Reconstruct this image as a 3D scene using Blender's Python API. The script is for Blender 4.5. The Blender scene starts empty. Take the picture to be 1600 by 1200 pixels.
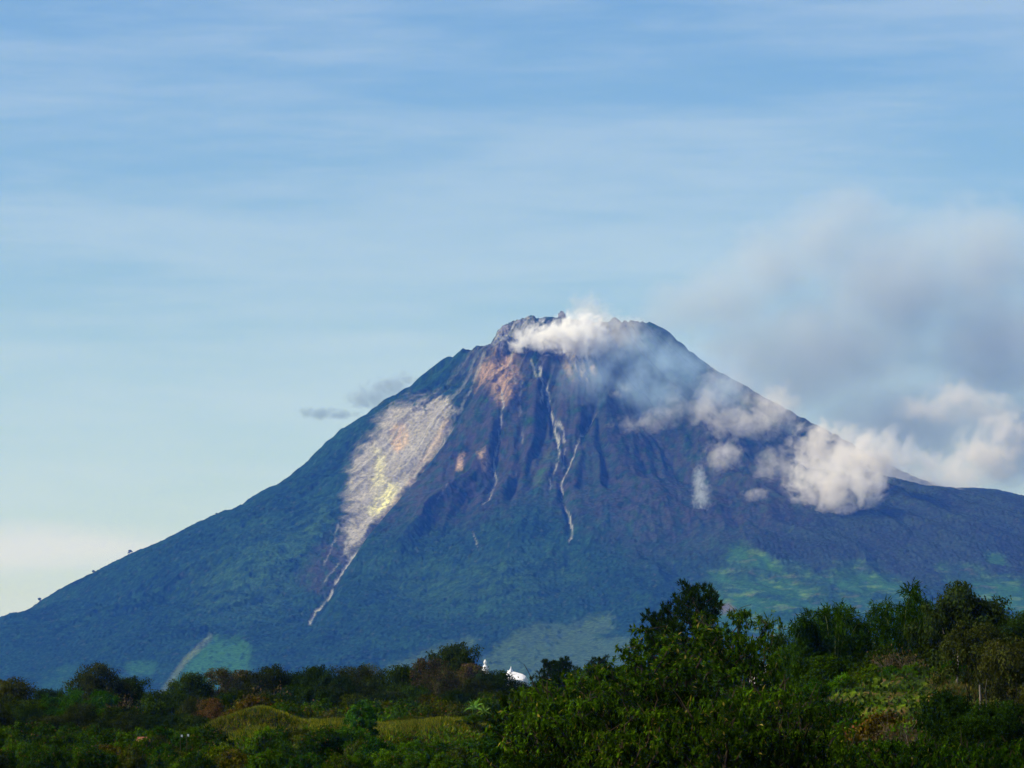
import bpy, bmesh, math, random
SKY_TINT = [(0.0, (1.03, 1.05, 1.08)), (0.35, (0.97, 1.06, 1.09)), (0.7, (0.72, 0.97, 1.18))]
CIRRUS = ((6.2, 7.2, 8.3), 0.32)
PINK = (8.6, 8.0, 8.6)
SUN_STRENGTH = 4.8
EXPOSURE = 0.45
GSIGN = -1
HAZE = ((0.055, 0.23, 1.0), 3.1e-5)

import numpy as np
from mathutils import Vector, Matrix
R = math.radians
scene = bpy.context.scene
COL = scene.collection

# ------------------------------------------------------------------ camera
F = 6400.0                                  # focal length in photo pixels (1600 wide)
PITCH = math.atan2(480.0, F)                # eye level lies at photo row 1080
cam = bpy.data.cameras.new('camera'); camo = bpy.data.objects.new('camera', cam); COL.objects.link(camo)
cam.sensor_width = 36.0; cam.lens = 36.0 * F / 1600.0
cam.clip_start = 1.0; cam.clip_end = 90000.0
camo.location = (0, 0, 0); camo.rotation_euler = (R(90) + PITCH, 0, 0)
scene.camera = camo

# ------------------------------------------------------------------ sky, sun, exposure
SUN_EL, SUN_AZ = R(44), R(-100)             # azimuth from +Y (view direction), negative = left
world = bpy.data.worlds.new('World'); scene.world = world; world.use_nodes = True
wt = world.node_tree; wt.nodes.clear()
def N(tree, typ, **kw):
    n = tree.nodes.new(typ)
    for k, v in kw.items():
        if k == 'inp':
            for a, b in v.items(): n.inputs[a].default_value = b
        else: setattr(n, k, v)
    return n
def L(tree, a, b): tree.links.new(a, b)
sky = N(wt, 'ShaderNodeTexSky', sky_type='NISHITA', sun_disc=False, sun_elevation=SUN_EL, sun_rotation=SUN_AZ, altitude=1300.0, air_density=1.0, dust_density=0.6, ozone_density=2.0)
wtc = N(wt, 'ShaderNodeTexCoord')
sep = N(wt, 'ShaderNodeSeparateXYZ'); L(wt, wtc.outputs['Generated'], sep.inputs[0])
def math_n(t, op, a, b=None, c=None, clamp=False):
    n = N(t, 'ShaderNodeMath', operation=op); n.use_clamp = clamp
    for i, v in enumerate((a, b, c)):
        if v is None: continue
        if isinstance(v, (int, float)): n.inputs[i].default_value = v
        else: L(t, v, n.inputs[i])
    return n.outputs[0]
def ramp(t, fac, stops, interp='LINEAR'):
    n = N(t, 'ShaderNodeValToRGB'); n.color_ramp.interpolation = interp
    e = n.color_ramp.elements
    while len(e) < len(stops): e.new(0.5)
    for i, (p, c) in enumerate(stops):
        e[i].position = p; e[i].color = (c[0], c[1], c[2], 1) if not isinstance(c, (int, float)) else (c, c, c, 1)
    L(t, fac, n.inputs[0]); return n.outputs[0]
def mixc(t, fac, a, b, mode='MIX'):
    n = N(t, 'ShaderNodeMix', data_type='RGBA', blend_type=mode)
    for s, v in ((0, fac), (6, a), (7, b)):
        if isinstance(v, (int, float)): n.inputs[s].default_value = v
        elif isinstance(v, tuple): n.inputs[s].default_value = (v[0], v[1], v[2], 1)
        else: L(t, v, n.inputs[s])
    return n.outputs[2]
# pull of the low sky from pale to blue: tint by elevation (z of the view direction)
el = sep.outputs[2]
tint = ramp(wt, math_n(wt, 'MULTIPLY', el, 4.0, clamp=True), SKY_TINT)
skyc = mixc(wt, 1.0, sky.outputs[0], tint, 'MULTIPLY')
# thin high cirrus: a cloud layer far above, so the streaks crowd towards the horizon
def cloudmap(sx, sy, rot, seed):
    # coordinates on the sky: azimuth-like x and elevation, drawn out along slightly tilted streaks
    v = N(wt, 'ShaderNodeMapping', vector_type='POINT'); L(wt, wtc.outputs['Generated'], v.inputs[0])
    v.inputs['Rotation'].default_value = (0, rot, 0)
    v.inputs['Location'].default_value = (seed, 0, 0)
    v.inputs['Scale'].default_value = (sx, 0.6, sy)
    return v.outputs[0]
n1 = N(wt, 'ShaderNodeTexNoise', noise_dimensions='3D', inp={'Scale': 1.0, 'Detail': 5.0, 'Roughness': 0.5, 'Distortion': 0.3}); L(wt, cloudmap(7.0, 46.0, R(8), 3.1), n1.inputs['Vector'])
n2 = N(wt, 'ShaderNodeTexNoise', noise_dimensions='3D', inp={'Scale': 1.0, 'Detail': 6.0, 'Roughness': 0.6, 'Distortion': 0.2}); L(wt, cloudmap(26.0, 230.0, R(9.5), 7.7), n2.inputs['Vector'])
cl = math_n(wt, 'ADD', math_n(wt, 'MULTIPLY', n1.outputs[0], 0.68), math_n(wt, 'MULTIPLY', n2.outputs[0], 0.32))
clf = ramp(wt, cl, [(0.36, 0.0), (0.66, 1.0)], 'EASE')
clf = math_n(wt, 'MULTIPLY', clf, CIRRUS[1])
skyc = mixc(wt, clf, skyc, CIRRUS[0])
# a low, faintly pink bank of cloud near the left horizon
def band(px, py, rx, ry, seed):
    sub = N(wt, 'ShaderNodeMapping'); L(wt, wtc.outputs['Generated'], sub.inputs[0])
    x0, z0 = (px - 800) / F, (1080 - py) / F
    sub.inputs['Scale'].default_value = (F / rx, 0, F / ry)
    sub.inputs['Location'].default_value = (-x0 * F / rx, 0, -z0 * F / ry)
    ln = N(wt, 'ShaderNodeVectorMath', operation='LENGTH'); L(wt, sub.outputs[0], ln.inputs[0])
    nn = N(wt, 'ShaderNodeTexNoise', inp={'Scale': 1.0, 'Detail': 4.0}); L(wt, cloudmap(30.0, 160.0, R(3), seed), nn.inputs['Vector'])
    return ramp(wt, math_n(wt, 'SUBTRACT', math_n(wt, 'ADD', 1.25, math_n(wt, 'MULTIPLY', nn.outputs[0], 0.9)), math_n(wt, 'ADD', ln.outputs['Value'], 0.45)), [(0.0, 0.0), (1.0, 1.0)], 'EASE')
b1 = math_n(wt, 'MULTIPLY', band(20, 862, 380, 42, 1.3), 0.42)
skyc = mixc(wt, b1, skyc, PINK)
bg = N(wt, 'ShaderNodeBackground'); bg.inputs[1].default_value = 0.078; L(wt, skyc, bg.inputs[0])
wo = N(wt, 'ShaderNodeOutputWorld'); L(wt, bg.outputs[0], wo.inputs[0])
world.cycles.sampling_method = 'MANUAL'; world.cycles.sample_map_resolution = 512

sun = bpy.data.lights.new('sun', 'SUN'); suno = bpy.data.objects.new('sun', sun); COL.objects.link(suno)
sun.energy = SUN_STRENGTH; sun.angle = R(0.53); sun.color = (1.0, 0.93, 0.84)
sdir = Vector((math.sin(SUN_AZ) * math.cos(SUN_EL), math.cos(SUN_AZ) * math.cos(SUN_EL), math.sin(SUN_EL)))
suno.rotation_euler = sdir.to_track_quat('Z', 'Y').to_euler(); suno.location = (0, 0, 300)

vs = scene.view_settings; vs.view_transform = 'Standard'; vs.look = 'None'; vs.exposure = EXPOSURE; vs.gamma = 1; vs.use_curve_mapping = False
cy = scene.cycles
cy.use_denoising = True
cy.max_bounces = 8; cy.diffuse_bounces = 2; cy.glossy_bounces = 1; cy.transmission_bounces = 2
cy.volume_bounces = 6; cy.transparent_max_bounces = 24
cy.volume_step_rate = 0.6; cy.volume_max_steps = 256
cy.use_adaptive_sampling = True; cy.adaptive_threshold = 0.02

# ------------------------------------------------------------------ helpers
def at(px, py, Y):
    """world point seen at photo pixel (px, py) at distance Y in front of the camera"""
    c, s = math.cos(PITCH), math.sin(PITCH)
    u, f = 600.0 - py, F
    d = Vector((px - 800.0, -u * s + f * c, u * c + f * s))
    return d * (Y / d.y)
def proj(x, y, z):
    c, s = math.cos(PITCH), math.sin(PITCH)
    dep = y * c + z * s; up = -y * s + z * c
    return 800 + F * x / dep, 600 - F * up / dep
def tag(o, label=None, cat=None, group=None, kind=None):
    if label: o['label'] = label
    if cat: o['category'] = cat
    if group: o['group'] = group
    if kind: o['kind'] = kind
    return o
def sstep(a, b, x):
    t = np.clip((x - a) / (b - a), 0, 1); return t * t * (3 - 2 * t)
_rng = np.random.RandomState(7)
_perm = np.concatenate([_rng.permutation(4096)] * 2)
_gv = _rng.rand(4096) * 2 * np.pi
_gx, _gy = np.cos(_gv), np.sin(_gv)
def gnoise(x, y):
    xi = np.floor(x).astype(np.int64); yi = np.floor(y).astype(np.int64)
    xf = x - xi; yf = y - yi
    u = xf * xf * xf * (xf * (xf * 6 - 15) + 10); v = yf * yf * yf * (yf * (yf * 6 - 15) + 10)
    def g(a, b, dx, dy):
        h = _perm[_perm[a & 4095] + (b & 4095)] & 4095
        return _gx[h] * dx + _gy[h] * dy
    n00 = g(xi, yi, xf, yf); n10 = g(xi + 1, yi, xf - 1, yf)
    n01 = g(xi, yi + 1, xf, yf - 1); n11 = g(xi + 1, yi + 1, xf - 1, yf - 1)
    return (n00 * (1 - u) + n10 * u) * (1 - v) + (n01 * (1 - u) + n11 * u) * v * 1.0
def fbm(x, y, o=4, g=0.5):
    s = 0; a = 1; t = 0
    for i in range(o):
        s = s + a * gnoise(x + 17.3 * i, y - 9.1 * i); t += a; a *= g; x = x * 2.03; y = y * 2.03
    return s / t * 1.5
def ridged(x, y, o=4):
    s = 0; a = 1; t = 0
    for i in range(o):
        s = s + a * (1 - 2 * np.abs(gnoise(x + 5.7 * i, y + 3.3 * i)) * 1.4); t += a; a *= 0.5; x = x * 2.1; y = y * 2.1
    return s / t
def inpoly(px, py, pts):
    r = np.zeros(px.shape, bool); n = len(pts)
    for i in range(n):
        x0, y0 = pts[i]; x1, y1 = pts[(i + 1) % n]
        if y0 == y1: continue
        c = ((y0 > py) != (y1 > py)) & (px < (x1 - x0) * (py - y0) / (y1 - y0) + x0)
        r ^= c
    return r
def dline(px, py, pts):
    """distance to a polyline and the fraction along it"""
    best = np.full(px.shape, 1e9); tt = np.zeros(px.shape); sd = np.zeros(px.shape); n = len(pts) - 1
    for i in range(n):
        x0, y0 = pts[i][:2]; x1, y1 = pts[i + 1][:2]
        dx, dy = x1 - x0, y1 - y0; l2 = dx * dx + dy * dy
        t = np.clip(((px - x0) * dx + (py - y0) * dy) / l2, 0, 1)
        ex = px - x0 - t * dx; ey = py - y0 - t * dy
        d = np.hypot(ex, ey); m = d < best
        best = np.where(m, d, best); tt = np.where(m, (i + t) / n, tt)
        sd = np.where(m, np.sign(ex * dy - ey * dx), sd)
    return best, tt, sd
def polydist(px, py, pts):
    d, _, _ = dline(px, py, list(pts) + [pts[0]])
    return np.where(inpoly(px, py, pts), d, -d)
def np_mesh(name, verts, faces, col=None, mat=None, smooth=True, fsz=4):
    me = bpy.data.meshes.new(name)
    verts = np.asarray(verts, np.float32); faces = np.asarray(faces, np.int32)
    nf = len(faces); me.vertices.add(len(verts)); me.vertices.foreach_set('co', verts.ravel())
    me.loops.add(nf * fsz); me.loops.foreach_set('vertex_index', faces.ravel())
    me.polygons.add(nf); me.polygons.foreach_set('loop_start', np.arange(0, nf * fsz, fsz, dtype=np.int32))
    me.polygons.foreach_set('loop_total', np.full(nf, fsz, np.int32))
    if smooth: me.polygons.foreach_set('use_smooth', np.ones(nf, bool))
    me.update(calc_edges=True)
    if col is not None:
        at_ = me.attributes.new('albedo', 'FLOAT_COLOR', 'POINT')
        c4 = np.ones((len(verts), 4), np.float32); c4[:, :col.shape[1]] = col
        at_.data.foreach_set('color', c4.ravel())
    if mat: me.materials.append(mat)
    return me
def link(name, me, parent=None, loc=None):
    o = bpy.data.objects.new(name, me); COL.objects.link(o)
    if parent: o.parent = parent
    if loc is not None: o.location = loc
    return o
def grid_faces(nx, ny):
    i = np.arange(nx * ny).reshape(ny, nx)
    return np.stack([i[:-1, :-1], i[:-1, 1:], i[1:, 1:], i[1:, :-1]], -1).reshape(-1, 4)
def mat_new(name):
    m = bpy.data.materials.new(name); m.use_nodes = True; t = m.node_tree; t.nodes.clear()
    o = N(t, 'ShaderNodeOutputMaterial'); return m, t, o

# ------------------------------------------------------------------ the volcano
def vol_material():
    m, t, o = mat_new('volcano_slopes')
    a = N(t, 'ShaderNodeAttribute', attribute_name='albedo')
    geo = N(t, 'ShaderNodeNewGeometry')
    n = N(t, 'ShaderNodeTexNoise', inp={'Scale': 0.11, 'Detail': 5.0, 'Roughness': 0.65}); L(t, geo.outputs['Position'], n.inputs['Vector'])
    v = ramp(t, n.outputs[0], [(0.30, 0.50), (0.5, 1.0), (0.72, 1.55)])
    c = mixc(t, 1.0, a.outputs['Color'], v, 'MULTIPLY')
    b = N(t, 'ShaderNodeBsdfDiffuse')
    L(t, c, b.inputs['Color']); L(t, b.outputs[0], o.inputs[0])
    return m
SIL = [(-1500,1150),(-1000,1120),(-500,1080),(-200,1012),(0,965),(40,955),(62,940),(100,917),(150,893),(200,867),(250,847),(300,820),(340,802),(370,792),(400,771),(440,752),(470,727),(500,697),(530,671),(560,650),(600,621),(640,600),(670,575),(700,553),(715,546),(740,545),(765,535),(776,521),(788,511),(806,507),(820,500),(832,500),(845,508),(865,512),(895,512),(920,510),(948,504),(965,500),(985,503),(1010,508),(1030,508),(1050,522),(1080,548),(1120,578),(1160,600),(1190,617),(1240,645),(1285,668),(1330,692),(1380,722),(1430,745),(1480,763),(1520,763),(1560,765),(1600,775),(1700,800),(1900,860),(2200,950),(2600,1050),(3200,1130)]
YC = 12000.0
sx = np.array([(p[0] - 800) * YC / F for p in SIL]); sz = np.array([at(p[0], p[1], YC).z for p in SIL])
XC = at(905, 500, YC).x
xs_prof = np.arange(-4600, 4800, 4.0); prof = np.interp(xs_prof, sx, sz)
GULLY = [(770,545),(742,590),(712,640),(680,690),(645,738),(600,790),(560,838),(530,885),(505,935),(484,975),(440,1040)]
def vheight(x, y, prof, detail=True):
    dx = x - XC; dy = (y - YC)
    r = np.hypot(dx, dy); th = np.arctan2(dy, dx)
    w = sstep(-0.72, 0.72, np.cos(th))
    wx = 0.06 * fbm(x / 420, y / 420, 3)
    P = lambda q: np.interp(q, xs_prof, prof)
    z = (1 - w) * P(XC - r) + w * P(XC + r)
    front = sstep(0.15, 0.75, np.abs(np.sin(th)))      # keeps the two outlines clean
    # the front apron: shallower ground near the foot
    amp = sstep(60, 520, r) * (1 - sstep(1700, 2900, r))
    tw = th + wx
    g = ridged(tw * 3.2 + 1.7, r / 2600.0, 3)
    g2 = ridged(tw * 9.0 + 4.0, r / 900.0 + 3, 3)
    z = z + (g - 0.35) * 62 * amp * (0.25 + 0.75 * front) + (g2 - 0.35) * 19 * amp * (0.3 + 0.7 * front)
    z = z + fbm(x / 160, y / 160, 3) * 10 * amp
    return z
def silh_fix(prof):
    xs = np.linspace(-1750, 1750, 300); ys = np.linspace(9800, 12600, 140)
    for it in range(4):
        X, Y = np.meshgrid(xs, ys); Z = vheight(X, Y, prof)
        px, py = proj(X, Y, Z)
        ids = np.round((px - (-150)) / 10).astype(int)
        top = np.full(191, 1e9)
        ok = (ids >= 0) & (ids < 191)
        np.minimum.at(top, ids[ok], py[ok])
        pc = -150 + np.arange(191) * 10.0
        tgt = np.interp(pc, [p[0] for p in SIL], [p[1] for p in SIL])
        good = top < 1e8
        err = np.interp(np.arange(191), np.arange(191)[good], (top - tgt)[good]) * YC / F
        k = np.ones(3) / 3; err = np.convolve(np.pad(err, 1, 'edge'), k, 'valid')
        prof = prof + 0.85 * np.interp(xs_prof, (pc - 800) * YC / F, err)
    return prof
prof = silh_fix(prof)
xa = np.concatenate([np.arange(-4400, -1620, 60.0), np.arange(-1620, 1620, 3.3), np.arange(1620, 4600, 60.0)])
ya = np.concatenate([np.arange(8300, 9300, 25.0), np.arange(9300, 10600, 5.5), np.arange(10600, 12120, 3.6), np.arange(12120, 12500, 12), np.arange(12500, 15600, 70.0)])
VX, VY = np.meshgrid(xa, ya)
VZ = vheight(VX, VY, prof)
PX, PY = proj(VX, VY, VZ)
# the great gully below the scar: a trough with a bold ridge on its right-hand side
d, tt, sd = dline(PX, PY, GULLY)
fade = sstep(0.0, 0.12, tt) * (1 - sstep(0.75, 1.0, tt))
front = (VY < YC - 40)
VZ = VZ + np.where(front, 1, 0) * fade * (-34 * np.exp(-(d / 16) ** 2) + np.where(sd > 0, -1, 1) * GSIGN * 30 * sstep(0, 26, d) * (1 - sstep(40, 150, d)))
for pts, dep in (([(852,575),(852,610),(862,650),(872,690),(866,730),(860,768)], 14), ([(930,640),(905,670),(895,705),(876,745),(880,775),(891,810),(890,850)], 16), ([(783,600),(785,640),(777,700),(773,755),(750,795)], 14), ([(950,590),(925,640),(905,700)], 16), ([(830,600),(815,660),(812,730),(790,800)], 18)):
    d, tt, sd = dline(PX, PY, pts)
    VZ = VZ - np.where(front, 1, 0) * dep * np.exp(-(d / 7) ** 2) * sstep(0, .1, tt) * (1 - sstep(.85, 1, tt))
# masks on the slope
wob = lambda s, a, q=0: a * fbm(VX / s + q, (VZ * 1.4 + VY * 0.4) / s - q, 4)
qx = PX + wob(45, 9, 3); qy = PY + wob(45, 9, 11)
def area(pts, soft=6.0, rough=1.0):
    p = polydist(PX + (qx - PX) * rough, PY + (qy - PY) * rough, pts)
    return np.where(front, sstep(-soft, soft, p), 0)
scar = area([(602,640),(640,617),(672,606),(700,604),(706,622),(702,645),(690,675),(655,712),(634,745),(598,790),(568,822),(548,846),(541,840),(543,800),(545,740),(560,700),(585,672)], 15, 2.0)
scree = area([(700,585),(735,550),(775,540),(800,520),(812,500),(785,505),(765,530),(742,548),(712,572)], 9)
summit = area([(770,540),(776,515),(792,505),(808,500),(835,495),(838,520),(800,545),(778,548)], 4)
tanp = area([(752,562),(785,546),(808,560),(810,600),(796,640),(776,640),(752,602),(744,575)], 13, 1.6)
tanw = area([(870,535),(905,530),(935,540),(938,565),(918,600),(895,590),(880,565)], 12)
ore = area([(612,650),(632,650),(640,672),(622,690),(612,680)], 5) + area([(746,720),(760,712),(768,735),(757,745)], 5, .6) + area([(716,728),(724,722),(722,745),(712,752)], 4, .6)
yel = area([(606,738),(620,742),(612,768),(592,786),(578,782)], 10) + 0.6 * area([(585,690),(600,695),(600,735),(584,748)], 9)
streaks = np.zeros_like(PX)
def streak(pts, wd, st, gap=0.35, jit=4):
    global streaks
    jx = jit * fbm(PY / 14 + pts[0][0], PX / 30, 3)
    d, tt, sd = dline(PX + jx, PY, pts)
    w = .78 * wd * (0.45 + 0.9 * np.abs(fbm(PY / 11 + pts[0][1], PX / 26, 3)) * 1.6)
    m = (1 - sstep(w * 0.6, w * 1.3, d)) * sstep(-gap, gap, fbm(PX / 7, PY / 16 + 5, 3) + 0.18) * st * .8
    m = m * sstep(0, 0.05, tt) * (1 - sstep(0.93, 1.0, tt))
    streaks = np.maximum(streaks, np.where(front, m, 0))
streak([(560,838),(545,858),(528,885),(514,915),(497,935),(487,950),(484,972)], 4.2, 1.0, .5)
streak([(545,835),(530,860),(515,878),(505,892)], 2.2, .45)
streak([(528,800),(522,830),(512,850),(505,872)], 2.2, .4)
streak([(548,790),(540,830),(536,850)], 4, .4)
streak([(778,595),(786,640),(780,690),(773,720),(775,750),(768,770),(750,796)], 2.6, .75)
streak([(843,570),(848,600),(846,635)], 4.0, .85, .3)
streak([(852,585),(860,640),(872,680),(874,702),(864,735),(858,768)], 3.4, .85)
streak([(858,640),(878,665),(884,700),(878,730)], 3.0, .6)
streak([(935,640),(905,672),(896,705),(878,745),(878,775),(890,800),(895,830),(889,852)], 2.6, .75)
streak([(815,590),(812,640),(818,690)], 2.4, .35)
streak([(830,560),(838,590)], 4, .5)
streak([(640,705),(612,740)], 3, .5)
streak([(700,770),(680,800)], 2, .3)
streak([(737,830),(748,862)], 2.0, .4)
streak([(800,545),(798,575),(806,610)], 3, .5)
streak([(1085,735),(1092,770)], 2, .2)
streak([(760,545),(735,592),(705,645),(672,690),(640,735)], 5.0, .45, .4)
streak([(748,548),(720,590),(690,620)], 4.0, .35, .4)
barren = 0.75 * area([(735,552),(800,530),(850,520),(930,520),(950,560),(945,640),(930,720),(900,800),(830,770),(760,800),(700,820),(600,835),(640,760),(700,690),(735,620)], 40, 2.5) 
barren = np.maximum(barren, 0.6 * area([(930,600),(1100,640),(1300,760),(1240,820),(1000,860),(900,800)], 50, 2.5))
barren = np.maximum(barren, 0.65 * area([(500,830),(540,800),(550,860),(520,905),(495,910),(465,890)], 10, 1.2))
grassy = 0.75 * area([(400,870),(440,835),(500,780),(520,770),(515,800),(470,850),(420,900)], 26, 2)
grassy = np.maximum(grassy, 0.5 * area([(300,900),(420,820),(480,860),(440,960),(330,960)], 50, 2.5))
grassy = np.maximum(grassy, 0.5 * area([(830,725),(860,705),(856,760),(836,770)], 12, 1))
grassy = np.maximum(grassy, 0.45 * area([(560,900),(800,860),(900,900),(800,960),(620,940)], 60, 2.5))
field = area([(250,1090),(290,1035),(330,995),(385,1000),(392,1030),(380,1062),(330,1100)], 9, 1.6)
field = np.maximum(field, .65 * area([(190,1040),(205,1028),(245,1038),(235,1058),(200,1055)], 6, .8))
field = np.maximum(field, .4 * area([(60,1070),(100,1040),(140,1050),(130,1085),(70,1090)], 8, .8))
olive = area([(585,1055),(650,1022),(735,995),(745,1006),(700,1030),(640,1060)], 9, 1.2)
olive = np.maximum(olive, area([(752,1030),(800,990),(835,975),(880,978),(915,968),(955,958),(958,985),(930,990),(945,1000),(975,995),(1010,1010),(1010,1100),(740,1100)], 7, 1.2))
field = field * (1 - 0.6 * sstep(.1, .4, fbm(PX / 12, PY / 5, 4)))
olive = olive * (1 - 0.75 * sstep(0.16, 0.42, fbm(PX / 16, PY / 6, 4) * (0.7 + 0.3 * (PX < 880))))
merid = area([(1128,858),(1160,850),(1215,875),(1300,900),(1290,985),(1210,1010),(1130,1000),(1090,930),(1100,900),(1135,885)], 8, 1.6)
merid = np.maximum(merid, area([(1300,880),(1345,875),(1400,905),(1440,940),(1420,965),(1310,960)], 10, 2))
merid = np.maximum(merid, area([(1460,885),(1500,880),(1560,900),(1640,900),(1640,965),(1560,960),(1500,935)], 8, 1.6))
merid = np.maximum(merid, area([(1535,862),(1560,862),(1580,885),(1545,880)], 5, 1))
patch = fbm(PX / 30 + PY / 60, PY / 9 - PX / 40, 4)
patch2 = fbm(PX / 70 + 3, PY / 24 - PX / 300, 4)
merid_m = merid * (0.25 + 0.55 * sstep(-0.30, 0.25, patch2) + .2 * sstep(-.2, .2, patch))
# forest canopy relief, kept off bare rock and fields
bare = np.clip(scar + summit + .8 * scree + tanp + streaks + .5 * barren + olive + merid_m + field, 0, 1)
can = np.abs(gnoise(VX / 13.0, VY / 13.0)) + 0.6 * np.abs(gnoise(VX / 7.0 + 9, VY / 7.0))
infr = (VX > -1620) & (VX < 1620)
VZ = VZ + np.where(infr, 1, 0) * ((1 - bare) * (9.0 - 13.0 * can) * (0.55 + 0.45 * sstep(700, 300, VZ)) - 3)
rock = np.clip(.6 * scar + summit + scree + tanw + tanp, 0, 1)
VZ = VZ + np.where(infr, 1, 0) * rock * (ridged(VX / 42 + VY / 90, VY / 60, 4) * 9 + fbm(VX / 9, VY / 9, 3) * 4) 
VZ = VZ + np.where(infr, 1, 0) * summit * (ridged(VX / 24, VY / 30, 4) * 12)
VZ = VZ + np.where(infr, 1, 0) * barren * (ridged(VX / 34, VY / 130, 4) * 9 - 4)
def lay(c, m, k):
    return c * (1 - m[..., None]) + np.array(k) * m[..., None]
n_big = fbm(VX / 190, (VY + VZ) / 190, 4); n_f = fbm(VX / 11, VY / 11, 3)
forest = np.array([0.009, 0.029, 0.006]) * (1 + 0.6 * n_big + 1.3 * n_f + .9 * fbm(VX / 30, (VY + VZ) / 30, 3))[..., None]
forest = lay(forest, np.clip(sstep(0.25, 0.6, fbm(VX / 17 + 40, VY / 17, 3)) * .5, 0, 1), (0.07, 0.08, 0.045))
c = forest
c = lay(c, barren * sstep(-.5, .35, fbm(VX / 26, (VY + 2 * VZ) / 90, 4)), (0.050, 0.038, 0.038))
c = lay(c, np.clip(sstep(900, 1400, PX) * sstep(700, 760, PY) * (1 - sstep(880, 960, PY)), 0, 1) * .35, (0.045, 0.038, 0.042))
c = lay(c, grassy * sstep(-.35, .3, fbm(VX / 40, VY / 40, 4)), (0.042, 0.100, 0.014))
c = lay(c, merid_m * .8, (0.030, 0.095, 0.010))
c = lay(c, merid_m * sstep(.1, .4, fbm(PX / 40, PY / 7 + 9, 3)) * .6, (0.12, 0.20, 0.04))
c = lay(c, area([(1120,945),(1140,940),(1150,952),(1130,958)], 4, .5) * .5, (0.18, 0.11, 0.09))
c = lay(c, merid * sstep(.28, .45, fbm(PX / 34 + 7, PY / 8, 3)) * .3, (0.13, 0.11, 0.06))
c = lay(c, field * (.75 + .25 * np.clip(n_f, -1, 1)), (0.032, 0.105, 0.014))
c = lay(c, np.where(front, (1 - sstep(0, 7, dline(PX, PY, [(252,1085),(290,1032),(328,996)])[0])) * .6, 0), (0.12, 0.15, 0.06))
c = lay(c, olive * (.7 + .5 * np.clip(n_f, -1, .6)), (0.052, 0.092, 0.024))
rk = ridged(VX / 60 + VY / 40, VZ / 26, 4)
gran = fbm((qx + .62 * (qy - 600)) / 5.0, qy / 26.0, 5) * .75 + .35 * fbm(PX / 3, PY / 3.5, 3)
rockc = np.array([0.255, 0.24, 0.195]) * (1 + 0.42 * gran + .25 * n_big)[..., None]
c = lay(c, np.clip(scree * .6 * sstep(-.35, .3, gran), 0, 1), (0.27, 0.27, 0.25))
c = lay(c, np.clip(summit * .9 * sstep(-.3, .35, gran), 0, 1), (0.28, 0.28, 0.26))
sc = np.clip(scar * 1.3 * sstep(-.75, -.1, gran + .30 * rk - .55 * sstep(600, 720, PX + (700 - PY) * .2) * sstep(.0, .5, n_big + .3)), 0, 1)
c = c * (1 - sc[..., None]) + rockc * sc[..., None]
c = lay(c, np.clip(tanp * .8 * sstep(-.6, .3, gran), 0, 1), (0.36, 0.235, 0.12))
c = lay(c, np.clip(tanw * .8 * sstep(-.4, .35, fbm(PX / 7 - PY / 16, PY / 40, 3)), 0, 1), (0.42, 0.32, 0.20))
c = lay(c, np.clip(ore * .8 * sstep(-.5, .3, gran), 0, 1), (0.48, 0.33, 0.18))
c = lay(c, np.clip(yel * 1.0 * sstep(-.5, .3, gran), 0, 1), (0.62, 0.60, 0.26))
c = lay(c, np.clip(streaks, 0, 1), (0.34, 0.35, 0.31))
dr, _, _ = dline(PX, PY, [(700,640),(672,690),(640,740),(600,790)])
c = lay(c, np.where(front, (1 - sstep(3, 10, dr)) * scar * .5, 0), (0.40, 0.29, 0.17))
c = np.clip(c * .86, 0.003, 0.8)
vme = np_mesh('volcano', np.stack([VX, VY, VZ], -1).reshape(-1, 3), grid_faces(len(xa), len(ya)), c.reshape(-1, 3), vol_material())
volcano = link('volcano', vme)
tag(volcano, 'steep forested volcano with a pale landslide scar and a steaming broken summit', 'volcano', kind='structure')
def surfY(px, py):
    """distance of the volcano's visible surface at a photo pixel"""
    d = (FX - px) ** 2 + (FY - py) ** 2
    m = d < 36
    return float(FV[m].min()) if m.any() else YC
_m = (PX > -60) & (PX < 1700) & (VY < YC + 100) & (VY > 9000)
_px2, _py2 = proj(VX, VY, VZ)
FX, FY, FV = _px2[_m], _py2[_m], VY[_m]
# ------------------------------------------------------------------ the air
def haze_box(x0, x1, y0, y1, z0, z1):
    v = [(x, y, z) for z in (z0, z1) for y in (y0, y1) for x in (x0, x1)]
    f = [(0, 2, 3, 1), (4, 5, 7, 6), (0, 1, 5, 4), (2, 6, 7, 3), (0, 4, 6, 2), (1, 3, 7, 5)]
    m, t, o = mat_new('haze_air')
    p = N(t, 'ShaderNodeVolumePrincipled', inp={'Density': HAZE[1], 'Anisotropy': 0.0})
    p.inputs['Color'].default_value = (*HAZE[0], 1); p.inputs['Absorption Color'].default_value = (1, 1, 1, 1)
    L(t, p.outputs[0], o.inputs['Volume'])
    me = bpy.data.meshes.new('haze'); me.from_pydata(v, [], f); me.materials.append(m)
    o_ = link('haze', me); tag(o_, 'blue haze filling the air between the valley and the volcano', 'haze', kind='stuff')
haze_box(-9000, 9000, -600, 16000, -140, 2250)

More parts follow.
